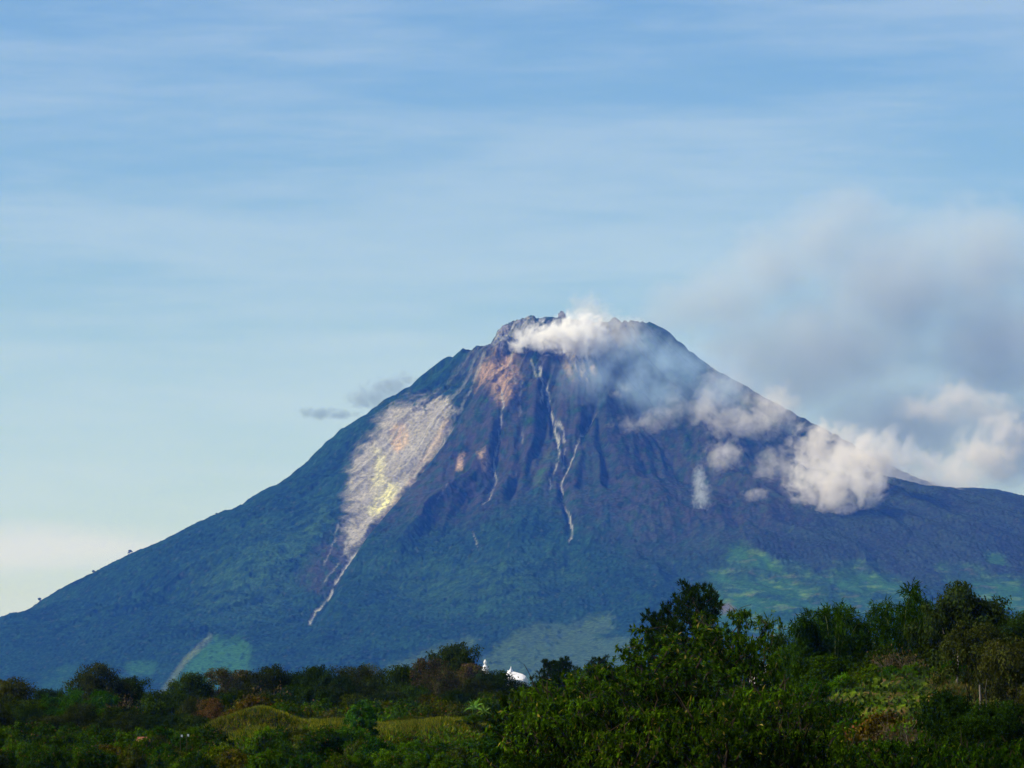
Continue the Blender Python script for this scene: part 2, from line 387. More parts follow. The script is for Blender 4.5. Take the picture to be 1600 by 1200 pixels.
# ------------------------------------------------------------------ steam, smoke and clouds (true volumes in shaped hulls)
GROW = 1.35
def cloud(name, label, cat, blobs, dens, colour, amp=1.1, bias=0.42, gain=1.8, nscale=1.0, Y=None, off=0.35, flat=1.0, group=None, absorb=(0, 0, 0)):
    """blobs: (px, py, rx, ry[, Y]) in photo pixels, turned into real ellipsoids in front of the slope"""
    bl = []
    for b in blobs:
        px, py, rx, ry = b[:4]
        rm = rx * 1.85 * GROW; rzm = ry * 1.85 * GROW; rd = flat * math.sqrt(rm * rzm)
        y = b[4] if len(b) > 4 else (Y if Y else min(surfY(px, py), surfY(px, min(py + ry * .6, 1000))) - rd * off)
        p = at(px, py, y); bl.append((p, Vector((rm, rd, rzm))))
    c0 = sum((p for p, r in bl), Vector()) / len(bl)
    mm = sum(r.x for p, r in bl) / len(bl)
    bm = bmesh.new()
    for p, r in bl:
        bmesh.ops.create_icosphere(bm, subdivisions=3, radius=1.0, matrix=Matrix.Translation(p - c0) @ Matrix.Diagonal((r.x * 1.02, r.y * 1.02, r.z * 1.02, 1)))
    me = bpy.data.meshes.new(name); bm.to_mesh(me); bm.free()
    o = link(name, me, loc=c0)
    md = o.modifiers.new('r', 'REMESH'); md.mode = 'VOXEL'; md.voxel_size = max(3.0, min(r.z for p, r in bl) / 6)
    dg = bpy.context.evaluated_depsgraph_get(); me2 = bpy.data.meshes.new_from_object(o.evaluated_get(dg))
    o.modifiers.clear(); o.data = me2; me2.name = name; bpy.data.meshes.remove(me)
    m, t, out = mat_new(name + '_vapour')
    tc = N(t, 'ShaderNodeTexCoord')
    warp = N(t, 'ShaderNodeTexNoise', inp={'Scale': 1.6 / (mm * nscale), 'Detail': 2.0}); L(t, tc.outputs['Object'], warp.inputs['Vector'])
    wv = N(t, 'ShaderNodeVectorMath', operation='MULTIPLY_ADD'); L(t, warp.outputs['Color'], wv.inputs[0]); k = mm * .9
    wv.inputs[1].default_value = (k, k, k)
    wb = N(t, 'ShaderNodeVectorMath', operation='ADD'); L(t, tc.outputs['Object'], wb.inputs[0]); wb.inputs[1].default_value = (-k / 2,) * 3
    L(t, wb.outputs[0], wv.inputs[2])
    f = None
    for p, r in bl:
        mp = N(t, 'ShaderNodeMapping'); q = p - c0
        mp.inputs['Scale'].default_value = (1 / r.x, 1 / r.y, 1 / r.z); mp.inputs['Location'].default_value = (-q.x / r.x, -q.y / r.y, -q.z / r.z)
        L(t, tc.outputs['Object'], mp.inputs[0])
        ln = N(t, 'ShaderNodeVectorMath', operation='LENGTH'); L(t, mp.outputs[0], ln.inputs[0])
        v = math_n(t, 'SUBTRACT', 1.0, ln.outputs['Value'])
        f = v if f is None else math_n(t, 'SMOOTH_MAX', f, v, 0.25)
    nz = N(t, 'ShaderNodeTexNoise', inp={'Scale': 2.6 / (mm * nscale), 'Detail': 7.0, 'Roughness': 0.62}); L(t, wv.outputs[0], nz.inputs['Vector'])
    d = math_n(t, 'ADD', f, math_n(t, 'MULTIPLY_ADD', nz.outputs[0], amp * 3.2, -0.5 * amp * 3.2))
    d = math_n(t, 'MULTIPLY', math_n(t, 'SUBTRACT', d, bias * 0.5 + .22), gain, clamp=True)
    edge = math_n(t, 'MULTIPLY', f, 5.0, clamp=True)
    d = math_n(t, 'MULTIPLY', math_n(t, 'MULTIPLY', d, edge), dens)
    p = N(t, 'ShaderNodeVolumePrincipled', inp={'Anisotropy': 0.0}); L(t, d, p.inputs['Density'])
    p.inputs['Color'].default_value = (*colour, 1); p.inputs['Absorption Color'].default_value = (*absorb, 1)
    L(t, p.outputs[0], out.inputs['Volume'])
    me2.materials.clear(); me2.materials.append(m)
    o['n'] = 0; del o['n']
    tag(o, label, cat, group)
    return o
W = (.95, .91, .86); W2 = (1.0, .99, .98)
cloud('steam_plume', 'dense white steam jet puffing from the broken crater rim', 'steam', [(812,540,20,11),(836,528,28,19),(868,526,40,26),(906,524,44,34)], .055, W2, amp=1.3, bias=.14)
cloud('steam_puff', 'tall soft puff of steam rising above the summit behind the rock pinnacle', 'steam', [(917,486,34,32),(930,506,44,34),(912,518,40,30),(944,532,50,38),(975,528,40,36)], .008, W, amp=1.0, bias=.12)
cloud('smoke_veil', 'thin bluish smoke veil trailing over the right shoulder of the summit', 'smoke', [(1000,550,80,52),(1060,575,80,62),(930,590,70,50),(1020,610,100,55),(1120,610,70,55)], .0050, (.60, .80, 1.0), amp=.8, bias=.25, gain=1.6)
cloud('cloud', 'long low wisp of cloud below the smoke veil on the dark face', 'cloud', [(990,664,36,13),(1030,655,34,24),(1050,630,24,30)], .008, W, amp=1.0, bias=.28)
cloud('cloud', 'tiny slanting streak of cloud near the dark rocks left of the wisps', 'cloud', [(962,616,14,8),(978,606,14,10)], .012, W, amp=.7, bias=.2)
cloud('cloud', 'broad ragged cloud lying across the right skyline of the volcano', 'cloud', [(1105,640,36,34),(1150,660,56,30),(1195,652,50,36),(1218,628,34,34),(1130,606,46,34)], .009, W, amp=1.2, bias=.12)
cloud('cloud', 'small round puff of cloud alone in front of the dark slope', 'cloud', [(1130,712,31,27)], .014, W, amp=.8, bias=.2)
cloud('cloud', 'faint puff of cloud just left of the biggest white cloud', 'cloud', [(1212,722,36,30),(1196,738,22,16)], .007, W, amp=.9, bias=.25)
cloud('cloud', 'narrow upright wisp of cloud low on the slope beneath the round puff', 'cloud', [(1093,752,11,24),(1096,774,14,24)], .016, (.9, .97, 1), amp=.8, bias=.1, Y=surfY(1094, 785) - 50)
cloud('cloud', 'tiny flat scrap of cloud between the upright wisp and the biggest cloud', 'cloud', [(1180,772,20,10)], .012, W, amp=1.0, bias=.12)
cloud('cloud', 'largest bright white cloud billowing against the lower right skyline', 'cloud', [(1288,702,48,40),(1262,742,36,28),(1306,762,60,40),(1345,722,52,46)], .022, W, amp=1.3, bias=.12)
cloud('cloud', 'grey torn cloud hiding the skyline right of the largest white cloud', 'cloud', [(1400,738,62,44),(1380,700,60,34),(1440,758,60,28)], .012, (.90, .90, .90), amp=1.2, bias=.12, Y=11350)
cloud('cloud', 'cream cloud with a bright domed top floating high over the right shoulder', 'cloud', [(1492,622,52,36),(1450,640,60,22),(1530,640,60,30)], .009, W, amp=.9, bias=.08, Y=12350)
cloud('cloud', 'cream cloud bank resting on the hump of the right ridge', 'cloud', [(1495,742,62,38),(1535,715,54,48),(1570,675,40,40),(1450,756,46,24)], .012, W, amp=1.0, bias=.02, Y=11700)
cloud('smoke_cloud', 'huge pale grey smoke cloud drifting right across the sky from the summit', 'smoke', [(1035,500,60,40),(1080,480,80,56),(1140,470,96,70),(1210,420,90,84),(1290,380,96,84),(1325,330,72,48),(1400,450,150,130),(1530,410,120,110),(1560,540,150,130),(1300,540,200,100),(1240,590,120,70),(1180,560,130,80),(1420,660,190,90),(1600,690,130,100)], .0105, (.74, .79, .81), amp=.28, bias=-.20, gain=1.0, Y=13300, flat=.7, nscale=1.3)
cloud('cloud', 'small dark grey cloud just off the left skyline beside the landslide scar', 'cloud', [(574,622,40,20),(604,606,40,20),(632,590,22,13)], .022, (.50, .60, .68), amp=.8, bias=.2, Y=12200)
cloud('cloud', 'flat dark grey shred of cloud at the left end of the small cloud', 'cloud', [(498,645,34,11),(530,648,34,8)], .03, (.48, .60, .68), amp=.7, bias=.12, Y=12200)
# ------------------------------------------------------------------ the valley ground: one sheet to the horizon
def zpy(py, Y): return at(800, py, Y).z
def hill(x, y, Yk, crest, fs, bs, cut=None):
    px = 800 + F * x / Yk
    zc = np.interp(px, [c[0] for c in crest], [zpy(c[1], 1.0) for c in crest]) * Yk
    zc = zc + .60 * fbm(x / 4.0 + 7, y / 30, 4)
    d = Yk - y
    z = zc - np.where(d > 0, d * fs, -d * bs) - .25 * np.exp(-(d / 1.6) ** 2) + .25
    if cut:
        w = sstep(cut[0], cut[0] + 30, px) * (1 - sstep(cut[1] - 30, cut[1], px))
        z = z - w * cut[2] * sstep(0.2, 0.9, d) + w * .0
    return z
YL, YR = 340.0, 240.0
CREST_L = [(-200,1330),(150,1230),(250,1188),(290,1160),(330,1134),(370,1117),(410,1110),(440,1116),(480,1130),(560,1136),(640,1131),(700,1128),(750,1132),(800,1165),(860,1210),(1000,1330)]
CREST_R = [(1000,1330),(1130,1220),(1200,1152),(1250,1112),(1300,1082),(1350,1060),(1400,1049),(1440,1047),(1475,1062),(1510,1070),(1560,1078),(1640,1082),(1800,1090),(2100,1200)]
def gz(x, y):
    x = np.asarray(x, float); y = np.asarray(y, float)
    base = np.interp(y, [-200,0,25,60,130,400,650,1000,1600,2600,9000,20000,60000], [-6,-1.75,-2.0,-3.6,-6.0,-9.0,-10.5,-12.5,-30,-55,-62,-75,-90])
    base = base + fbm(x / 60 + 3, y / 60, 4) * 1.2 * sstep(60, 250, y) + fbm(x / 900, y / 900, 3) * 20 * sstep(1500, 4000, y)
    hl = hill(x, y, YL + 3 * np.sin(x / 9), CREST_L, .36, .16, (300, 480, 1.25))
    hr = hill(x, y, YR, CREST_R, .27, .30)
    st = .80; q = hr / st; fr = q - np.floor(q)                          # low garden terraces
    hr = np.where(y < YR + 1, (np.floor(q) + sstep(.55, 1.0, fr)) * st * .75 + hr * .25, hr)
    z = np.maximum(np.maximum(base, hl), hr)
    near = (y > 100) & (y < 700)
    return z + np.where(near, fbm(x / 2.2, y / 2.2, 3) * .16, 0)
def geo(a, b, n): return np.geomspace(a, b, n)
gx_ = np.concatenate([np.arange(0, 48, .38), geo(48.5, 30000, 90)]); gx_ = np.concatenate([-gx_[::-1][:-1], gx_])
gy_ = np.concatenate([np.arange(-150, 20, 10), np.arange(20, 205, 1.5), np.arange(205, 242, .28), np.arange(242, 318, .9), np.arange(318, 346, .22), geo(347, 1200, 90), geo(1230, 60000, 70)])
GX, GY = np.meshgrid(gx_, gy_); GZ = gz(GX, GY)
gc = np.array([0.030, 0.052, 0.014]) * (1 + .5 * fbm(GX / 1.3, GY / 1.3, 3) + .4 * fbm(GX / 14, GY / 14, 3))[..., None]
GPX = 800 + F * GX / np.maximum(GY, 1); GPY = 1080 - F * GZ / np.maximum(GY, 1)
cutm = sstep(305, 330, GPX) * (1 - sstep(455, 478, GPX)) * ((GY > YL - 6) & (GY < YL + 3.2)) * (np.abs(GY - (YL + 3 * np.sin(GX / 9)) + .7) < .9)
gc = lay(gc, cutm * 1.0 * sstep(-.6, .2, fbm(GX / .8, GY / .3 + GZ * 3, 3)), (0.085, 0.058, 0.032))
hillm = (GY > 205) & (GY < YR + 2) & (GPX > 1180) & (GZ > -6.5)
rows = sstep(-.2, .25, fbm(GX / 3.5, GZ * 5, 3))
gc = lay(gc, hillm * 1.0 * rows, (0.120, 0.200, 0.010))
gc = lay(gc, hillm * sstep(.12, .3, fbm(GX / 1.6 + 20, GZ * 4.5, 3)) * .85, (0.17, 0.095, 0.045))
gc = lay(gc, ((GY > 225) & (GY < YR + 4) & (GPX > 1450)) * sstep(-.3, .2, fbm(GX / 1.8, GZ * 2, 3)), (0.26, 0.12, 0.05))
gc = lay(gc, ((GY > 300) & (GY < YL + 12) & (GPX > 250) & (GPX < 820)) * sstep(0, .5, fbm(GX / 3 + 9, GY / 3, 3)) * .6, (0.075, 0.085, 0.02))
gm, gt, go = mat_new('valley_soil')
ga = N(gt, 'ShaderNodeAttribute', attribute_name='albedo'); gg = N(gt, 'ShaderNodeNewGeometry')
gn = N(gt, 'ShaderNodeTexNoise', inp={'Scale': 2.5, 'Detail': 6.0, 'Roughness': .7}); L(gt, gg.outputs['Position'], gn.inputs['Vector'])
gb = N(gt, 'ShaderNodeBsdfDiffuse')
L(gt, mixc(gt, 1.0, ga.outputs['Color'], ramp(gt, gn.outputs[0], [(.3, .55), (.7, 1.5)]), 'MULTIPLY'), gb.inputs['Color'])
bp = N(gt, 'ShaderNodeBump', inp={'Strength': .6, 'Distance': .15}); L(gt, gn.outputs[0], bp.inputs['Height']); L(gt, bp.outputs[0], gb.inputs['Normal'])
L(gt, gb.outputs[0], go.inputs[0])
ground = link('ground', np_mesh('ground', np.stack([GX, GY, GZ], -1).reshape(-1, 3), grid_faces(len(gx_), len(gy_)), np.clip(gc * np.array([.55, .52, .5]), .002, .8).reshape(-1, 3), gm))
tag(ground, 'green valley ground with banks and a terraced garden hill', 'ground', kind='structure')

# ------------------------------------------------------------------ plants
def leaf_mat(name, trans=.25, rough=.7, spec=.03):
    m, t, o = mat_new(name)
    a = N(t, 'ShaderNodeAttribute', attribute_name='albedo'); oi = N(t, 'ShaderNodeObjectInfo')
    c = mixc(t, 1.0, a.outputs['Color'], oi.outputs['Color'], 'MULTIPLY')
    b = N(t, 'ShaderNodeBsdfDiffuse')
    tr = N(t, 'ShaderNodeBsdfTranslucent'); mx = N(t, 'ShaderNodeMixShader', inp={0: trans})
    L(t, c, b.inputs['Color']); L(t, mixc(t, 1.0, c, (1.3, 1.35, .6), 'MULTIPLY'), tr.inputs['Color'])
    L(t, b.outputs[0], mx.inputs[1]); L(t, tr.outputs[0], mx.inputs[2]); L(t, mx.outputs[0], o.inputs[0]); return m
LEAF = leaf_mat('leaves'); GLOSSY = leaf_mat('broad_glossy_leaves', .28, .5, .10)
def bark_mat(name, c):
    m, t, o = mat_new(name); g = N(t, 'ShaderNodeTexCoord')
    n = N(t, 'ShaderNodeTexNoise', inp={'Scale': 3.0, 'Detail': 5.0}); L(t, g.outputs['Object'], n.inputs['Vector'])
    b = N(t, 'ShaderNodeBsdfDiffuse'); oi = N(t, 'ShaderNodeObjectInfo')
    L(t, mixc(t, 1.0, ramp(t, n.outputs[0], [(.3, tuple(x * .55 for x in c)), (.7, c)]), oi.outputs['Color'], 'MULTIPLY'), b.inputs['Color']); L(t, b.outputs[0], o.inputs[0]); return m
BARK = bark_mat('grey_brown_bark', (.055, .042, .028)); PALE = bark_mat('pale_bark', (.25, .215, .165)); TWIG = bark_mat('dry_twigs', (.16, .125, .085)); CULM = bark_mat('bamboo_culm', (.12, .15, .04))
def unit(v): return v / np.maximum(np.linalg.norm(v, axis=-1, keepdims=True), 1e-9)
def cards(c, d, nrm, Ln, Wd, colr):
    """leaf blades: a diamond with a slight fold, starting at c along d"""
    s = unit(np.cross(d, nrm)); n2 = np.cross(s, d)
    Ln = np.broadcast_to(Ln, (len(c),))[:, None]; Wd = np.broadcast_to(Wd, (len(c),))[:, None]
    mid = c + d * Ln * .45
    v = np.stack([c, mid + s * Wd / 2 + n2 * Wd * .12, c + d * Ln - n2 * Ln * .10, mid - s * Wd / 2 + n2 * Wd * .12], 1)
    k = len(c)
    return v.reshape(-1, 3), np.arange(k * 4).reshape(k, 4), np.repeat(colr, 4, axis=0)
def tubes(paths, sides=5):
    V, Fc, off = [], [], 0
    for P, rad in paths:
        P = np.array(P, float); rad = np.array(rad, float); n = len(P)
        T = unit(np.gradient(P, axis=0)); up = np.array([0.31, 0.95, .05])
        A = unit(np.cross(T, up)); B = np.cross(T, A)
        th = np.arange(sides) * 2 * np.pi / sides
        ring = P[:, None] + rad[:, None, None] * (A[:, None] * np.cos(th)[None, :, None] + B[:, None] * np.sin(th)[None, :, None])
        V.append(ring.reshape(-1, 3))
        i = np.arange(n * sides).reshape(n, sides); j = np.roll(i, -1, 1)
        Fc.append(np.stack([i[:-1], j[:-1], j[1:], i[1:]], -1).reshape(-1, 4) + off); off += n * sides
    return np.concatenate(V), np.concatenate(Fc)
def limb(rs, a, b, r0, r1, n=6, wob=.08, sag=0.0):
    a = np.array(a, float); b = np.array(b, float); t = np.linspace(0, 1, n)[:, None]
    l = np.linalg.norm(b - a); P = a + (b - a) * t
    P[1:-1] += rs.randn(n - 2, 3) * wob * l * .5
    P[:, 2] += np.sin(t[:, 0] * np.pi) * l * sag
    return P, r0 + (r1 - r0) * t[:, 0]
KIND = {}
def reg(key, name, parts, h):
    """parts: list of (part name, mesh)"""
    KIND.setdefault(key, []).append((name, parts, h))
def colours(rs, n, base, clump=None, var=.35, alt=None, altp=.1):
    c = np.array(base)[None] * np.array([.78, .80, .55]) * (1 + 1.35 * var * (rs.rand(n, 1) * 2 - 1)) * (1 + .06 * rs.randn(n, 3))
    if clump is not None: c = c * clump
    if alt is not None:
        m = rs.rand(n) < altp; c[m] = .66 * np.array(alt) * (1 + .3 * rs.randn(m.sum(), 1))
    return np.clip(c, .002, .6)
def broad(key, seed, H=12.0, W=9.0, lobes=9, leaves=9000, ls=.36, trunk=.35, base=(.040, .052, .020), flat=.75, bark=BARK, alt=None, gap=0.0, low=.25, mat=LEAF, altp=.1, name='broadleaf_tree'):
    rs = np.random.RandomState(seed); L_ = []
    for i in range(lobes):
        a = i * 2.4 + rs.rand(); q = math.sqrt((i + .4) / lobes); rr = W * .34 * q * (0.8 + .4 * rs.rand())
        hz = H * (low + (1 - low) * (.80 - .42 * q ** 2 * (0.6 + .8 * rs.rand())))
        s = W * (.15 + .13 * rs.rand())
        L_.append((rr * math.cos(a), rr * math.sin(a), min(hz, H - s * flat), s, s * flat))
    nc = max(40, leaves // 44); ci = rs.randint(0, lobes, nc)
    dr = unit(rs.randn(nc, 3)); dr[:, 2] = np.where(dr[:, 2] < -.35, -dr[:, 2], dr[:, 2])
    LB = np.array(L_); rad = (.74 + .30 * rs.rand(nc) ** .6)[:, None]
    cc = LB[ci, :3] + dr * rad * np.stack([LB[ci, 3], LB[ci, 3], LB[ci, 4]], 1)
    dd = dr; cs = W * .038 * (0.6 + .9 * rs.rand(nc)); bright = .5 + 1.0 * rs.rand(nc)
    if gap: keep = rs.rand(nc) > gap; cc, cs, bright, dd = cc[keep], cs[keep], bright[keep], dd[keep]
    li = rs.randint(0, len(cc), leaves)
    p = cc[li] + np.clip(rs.randn(leaves, 3), -1.35, 1.35) * cs[li][:, None] * np.array([1.25, 1.25, .75])
    out = unit((p - cc[li]) / cs[li][:, None] * .55 + dd[li] * .9 + np.array([0, 0, .45])); nr = unit(out + rs.randn(leaves, 3) * .38)
    d = unit(np.cross(nr, rs.randn(leaves, 3)) + np.array([0, 0, -.12]))
    v, f, c = cards(p, d, nr, ls * (.7 + .6 * rs.rand(leaves)), ls * .62, colours(rs, leaves, base, bright[li][:, None], alt=alt, altp=altp))
    v[:, 2] *= H / np.percentile(v[:, 2], 99.3)
    paths = [limb(rs, (0, 0, -1.0), (W * .03 * rs.randn(), W * .03 * rs.randn(), H * .45), trunk, trunk * .6, 7, .03)]
    top = paths[0][0][-1]
    for lx, ly, lz, s, sz in L_:
        b0 = paths[0][0][rs.randint(3, 7)]
        paths.append(limb(rs, b0, (lx, ly, lz), trunk * .42, trunk * .12, 6, .10, .04))
        for k in range(4):
            j = rs.randint(0, len(cc)); 
            near = np.argsort(np.linalg.norm(cc - np.array([lx, ly, lz]), axis=1))[rs.randint(0, 18)]
            paths.append(limb(rs, (lx, ly, lz), cc[near], trunk * .11, trunk * .03, 4, .1))
    tv, tf = tubes(paths)
    reg(key, name, [('crown', np_mesh('crown', v, f, c, mat, smooth=False)), ('trunk', np_mesh('trunk', tv, tf, None, bark))], H)
def pine(key, seed, H=11.0, W=4.2, leaves=17000, base=(.016, .034, .007), start=.30):
    rs = np.random.RandomState(seed); paths = [limb(rs, (0, 0, -1), (0.1, 0, H * .97), .22, .03, 9, .012)]
    tufts = []; nb = 70
    for i in range(nb):
        t = start + (1 - start) * (i / nb) ** .9; z = H * t * .97
        prof_ = (1 - t) / (1 - start); w = W * .5 * (prof_ ** .42) * (.55 + .55 * rs.rand()) * (1 if prof_ < .8 else .8) + .25
        a = i * 2.39996 + rs.rand() * .6; e = (w * math.cos(a), w * math.sin(a), z + w * .35 + .2)
        paths.append(limb(rs, (0, 0, z), e, .05, .015, 5, .05, -.08))
        for k in range(3 + int(w * 3)):
            q = .35 + .7 * rs.rand(); tufts.append((e[0] * q + rs.randn() * .22, e[1] * q + rs.randn() * .22, z + (e[2] - z) * q + rs.randn() * .12 + .1, w))
    tf_ = np.array(tufts)[:, :3]; li = rs.randint(0, len(tf_), leaves)
    br = .6 + .8 * rs.rand(len(tf_))
    up = np.array([0, 0, .9]); d = unit(rs.randn(leaves, 3) * .75 + up + unit(tf_[li] * np.array([1, 1, 0]) + 1e-6) * .35)
    p = tf_[li] + rs.randn(leaves, 3) * .05
    v, f, c = cards(p, d, unit(rs.randn(leaves, 3)), .34 * (.7 + .5 * rs.rand(leaves)), .055, colours(rs, leaves, base, br[li][:, None]))
    v[:, 2] *= H / np.percentile(v[:, 2], 99.5); tv, tff = tubes(paths)
    reg(key, 'pine_tree', [('crown', np_mesh('crown', v, f, c, LEAF, smooth=False)), ('trunk', np_mesh('trunk', tv, tff, None, BARK))], H)
def bigleaf(key, seed, H=8.0, W=7.0, tips=1100, base=(.034, .072, .003), spread=1.0, alt=(.20, .17, .03), low=.12, ls=.25, name='broadleaf_tree'):
    """a tree whose big drooping leaves sit in whorls at the tips of visible twigs"""
    rs = np.random.RandomState(seed); paths = [limb(rs, (0, 0, -1), (.1, 0, H * .8), .14, .05, 9, .02)]
    T = []; nl = 24
    for i in range(nl):
        t = low + (.93 - low) * i / (nl - 1); a = i * 2.4 + rs.rand() * .5
        w = W * .5 * (1 - .75 * t ** 1.6) * (.75 + .4 * rs.rand()) * spread
        e = np.array([w * math.cos(a), w * math.sin(a), H * t + w * .30 + .3])
        Pm, rd = limb(rs, (0, 0, H * t * .85), e, .06, .018, 7, .06, -.03); paths.append((Pm, rd))
        for k in range(tips // nl):
            s0 = Pm[rs.randint(2, 7)]; o_ = unit(rs.randn(3) * np.array([1, 1, .6]) + unit(e * np.array([1, 1, 0])) * .6 + np.array([0, 0, .25])) * (.25 + .75 * rs.rand()) * W * .11
            tip = s0 + o_; T.append(np.concatenate([tip, unit(o_)]))
            if k % 5 == 0: paths.append(limb(rs, s0, tip, .014, .007, 3, .04))
    T = np.array(T); T[:, 2] = np.minimum(T[:, 2], H * .985); n = len(T); K = 8
    ang = np.tile(np.arange(K) * 2 * np.pi / K, n) + np.repeat(rs.rand(n) * 6, K)
    ax = np.repeat(T[:, 3:], K, 0); A = unit(np.cross(ax, np.array([.3, .2, 1.0]))); B = np.cross(ax, A)
    d = unit(A * np.cos(ang)[:, None] + B * np.sin(ang)[:, None] + ax * .35 + np.array([0, 0, -.45]) + rs.randn(n * K, 3) * .25)
    p = np.repeat(T[:, :3], K, 0) - ax * (rs.rand(n * K, 1) * .16)
    nr = unit(np.array([0, 0, 1.0]) + ax * .3 + rs.randn(n * K, 3) * .3)
    br = np.repeat(.45 + 1.1 * rs.rand(n) ** 1.3, K)[:, None]
    v, f, c = cards(p, d, nr, ls * (.65 + .6 * rs.rand(n * K)), ls * .42, colours(rs, n * K, base, br, alt=alt, altp=.04))
    tv, tf = tubes(paths)
    reg(key, name, [('crown', np_mesh('crown', v, f, c, GLOSSY, smooth=False)), ('trunk', np_mesh('trunk', tv, tf, None, BARK))], max(H, v[:, 2].max()))
def bamboo(key, seed, H=8.0, culms=34, W=4.0, base=(.028, .064, .005)):
    rs = np.random.RandomState(seed); paths = []; P_, D_, B_ = [], [], []
    for i in range(culms):
        a = rs.rand() * 6.28; q = math.sqrt(rs.rand()); bx, by = .5 * q * math.cos(a), .5 * q * math.sin(a)
        h = H * (.42 + .58 * rs.rand()); reach = W * .5 * (.25 + .75 * q)
        t = np.linspace(0, 1, 12); curl = .35 + .5 * rs.rand()
        x = bx + reach * math.cos(a) * t ** 2.2; y = by + reach * math.sin(a) * t ** 2.2; z = -.5 + (h + .5) * (np.sin(t * (1.57 + curl * .55)) )
        Pm = np.stack([x, y, z], 1); paths.append((Pm, np.linspace(.045, .008, 12)))
        for k in range(64):
            u = .28 + .72 * rs.rand(); j = min(10, int(u * 11)); fr = u * 11 - j; b0 = Pm[j] * (1 - fr) + Pm[j + 1] * fr
            o_ = unit(rs.randn(3) + np.array([math.cos(a) * .6, math.sin(a) * .6, .1])) * (.15 + .55 * rs.rand()) * (1.15 - .6 * u)
            P_.append(b0 + o_); D_.append(o_); B_.append(.6 + .8 * rs.rand())
    P_ = np.array(P_); D_ = np.array(D_); B_ = np.array(B_); K = 9; n = len(P_)
    d = unit(np.repeat(unit(D_), K, 0) * .8 + np.array([0, 0, -.35]) + rs.randn(n * K, 3) * .45)
    v, f, c = cards(np.repeat(P_, K, 0) + rs.randn(n * K, 3) * .09, d, unit(rs.randn(n * K, 3) * .6 + np.array([0, 0, 1])), .30 * (.7 + .5 * rs.rand(n * K)), .06, colours(rs, n * K, base, np.repeat(B_, K)[:, None]))
    tv, tf = tubes(paths, 4)
    reg(key, 'bamboo_clump', [('foliage', np_mesh('foliage', v, f, c, LEAF, smooth=False)), ('culms', np_mesh('culms', tv, tf, None, CULM))], float(np.percentile(v[:, 2], 96)))
def fronds(key, seed, H=5.0, n=13, base=(.05, .085, .02), blade=1.9, width=.42, name='banana_plant'):
    """banana or plantain: a stem with long arching paddle leaves"""
    rs = np.random.RandomState(seed); V, Fc, Cc, off = [], [], [], 0
    st = H * .62
    for i in range(n):
        a = i * 2.4 + rs.rand() * .4; up = .72 - .6 * i / n; t = np.linspace(0, 1, 8)
        dr = np.array([math.cos(a), math.sin(a), 0]); l = blade * (.8 + .4 * rs.rand()) * H / 5
        P = np.array([0, 0, st]) + dr * (t ** 1.25)[:, None] * l * (1.25 - up) + np.array([0, 0, 1]) * (l * (1.0 * up + .25) * t - .75 * l * (1.1 - up) * t ** 2.4)[:, None]
        s = np.array([-dr[1], dr[0], 0]); w = width * H / 5 * np.sin(np.pi * np.clip(t * .93 + .07, 0, 1)) ** .6
        w *= (1 + .15 * rs.randn(8)); e1 = P + s * w[:, None] * .5 - np.array([0, 0, .25]) * w[:, None]; e2 = P - s * w[:, None] * .5 - np.array([0, 0, .25]) * w[:, None]
        vv = np.stack([e1, P, e2], 1).reshape(-1, 3); ii = np.arange(24).reshape(8, 3)
        ff = np.concatenate([np.stack([ii[:-1, k], ii[:-1, k + 1], ii[1:, k + 1], ii[1:, k]], -1) for k in (0, 1)])
        V.append(vv); Fc.append(ff + off); Cc.append(np.repeat(np.array([base]) * (.8 + .5 * rs.rand()), 24, 0)); off += 24
    v = np.concatenate(V); tv, tf = tubes([limb(rs, (0, 0, -.5), (0, 0, st + .1), .11 * H / 5, .07 * H / 5, 5, .01)], 8)
    reg(key, name, [('fronds', np_mesh('fronds', v, np.concatenate(Fc), np.concatenate(Cc), GLOSSY)), ('stem', np_mesh('stem', tv, tf, None, CULM))], v[:, 2].max())
def bare(key, seed, H=4.0, W=4.0, leaves=900, base=(.09, .065, .035), name='bare_tree', mat=None):
    rs = np.random.RandomState(seed); paths = []; tips = []
    def grow(p, d, l, r, lev):
        e = p + d * l; paths.append(limb(rs, p, e, r, r * .6, 4, .06))
        if lev == 0: tips.append(e); return
        for k in range(3 if lev > 1 else 4):
            grow(e, unit(d + rs.randn(3) * .55 * np.array([W / H, W / H, .8])), l * (.68 + .2 * rs.rand()), r * .58, lev - 1)
    for k in range(3): grow(np.array([0, 0, -.3]), unit(np.array([rs.randn() * .35, rs.randn() * .35, 1])), H * .30, .07 * H / 4, 4)
    tv, tf = tubes(paths, 4); z = tv[:, 2].max(); T = np.array(tips)
    li = rs.randint(0, len(T), leaves); p = T[li] + rs.randn(leaves, 3) * .16
    v, f, c = cards(p, unit(rs.randn(leaves, 3)), unit(rs.randn(leaves, 3)), .15, .10, colours(rs, leaves, base))
    reg(key, name, [('branches', np_mesh('branches', tv, tf, None, mat or TWIG)), ('foliage', np_mesh('foliage', v, f, c, LEAF, smooth=False))], z)
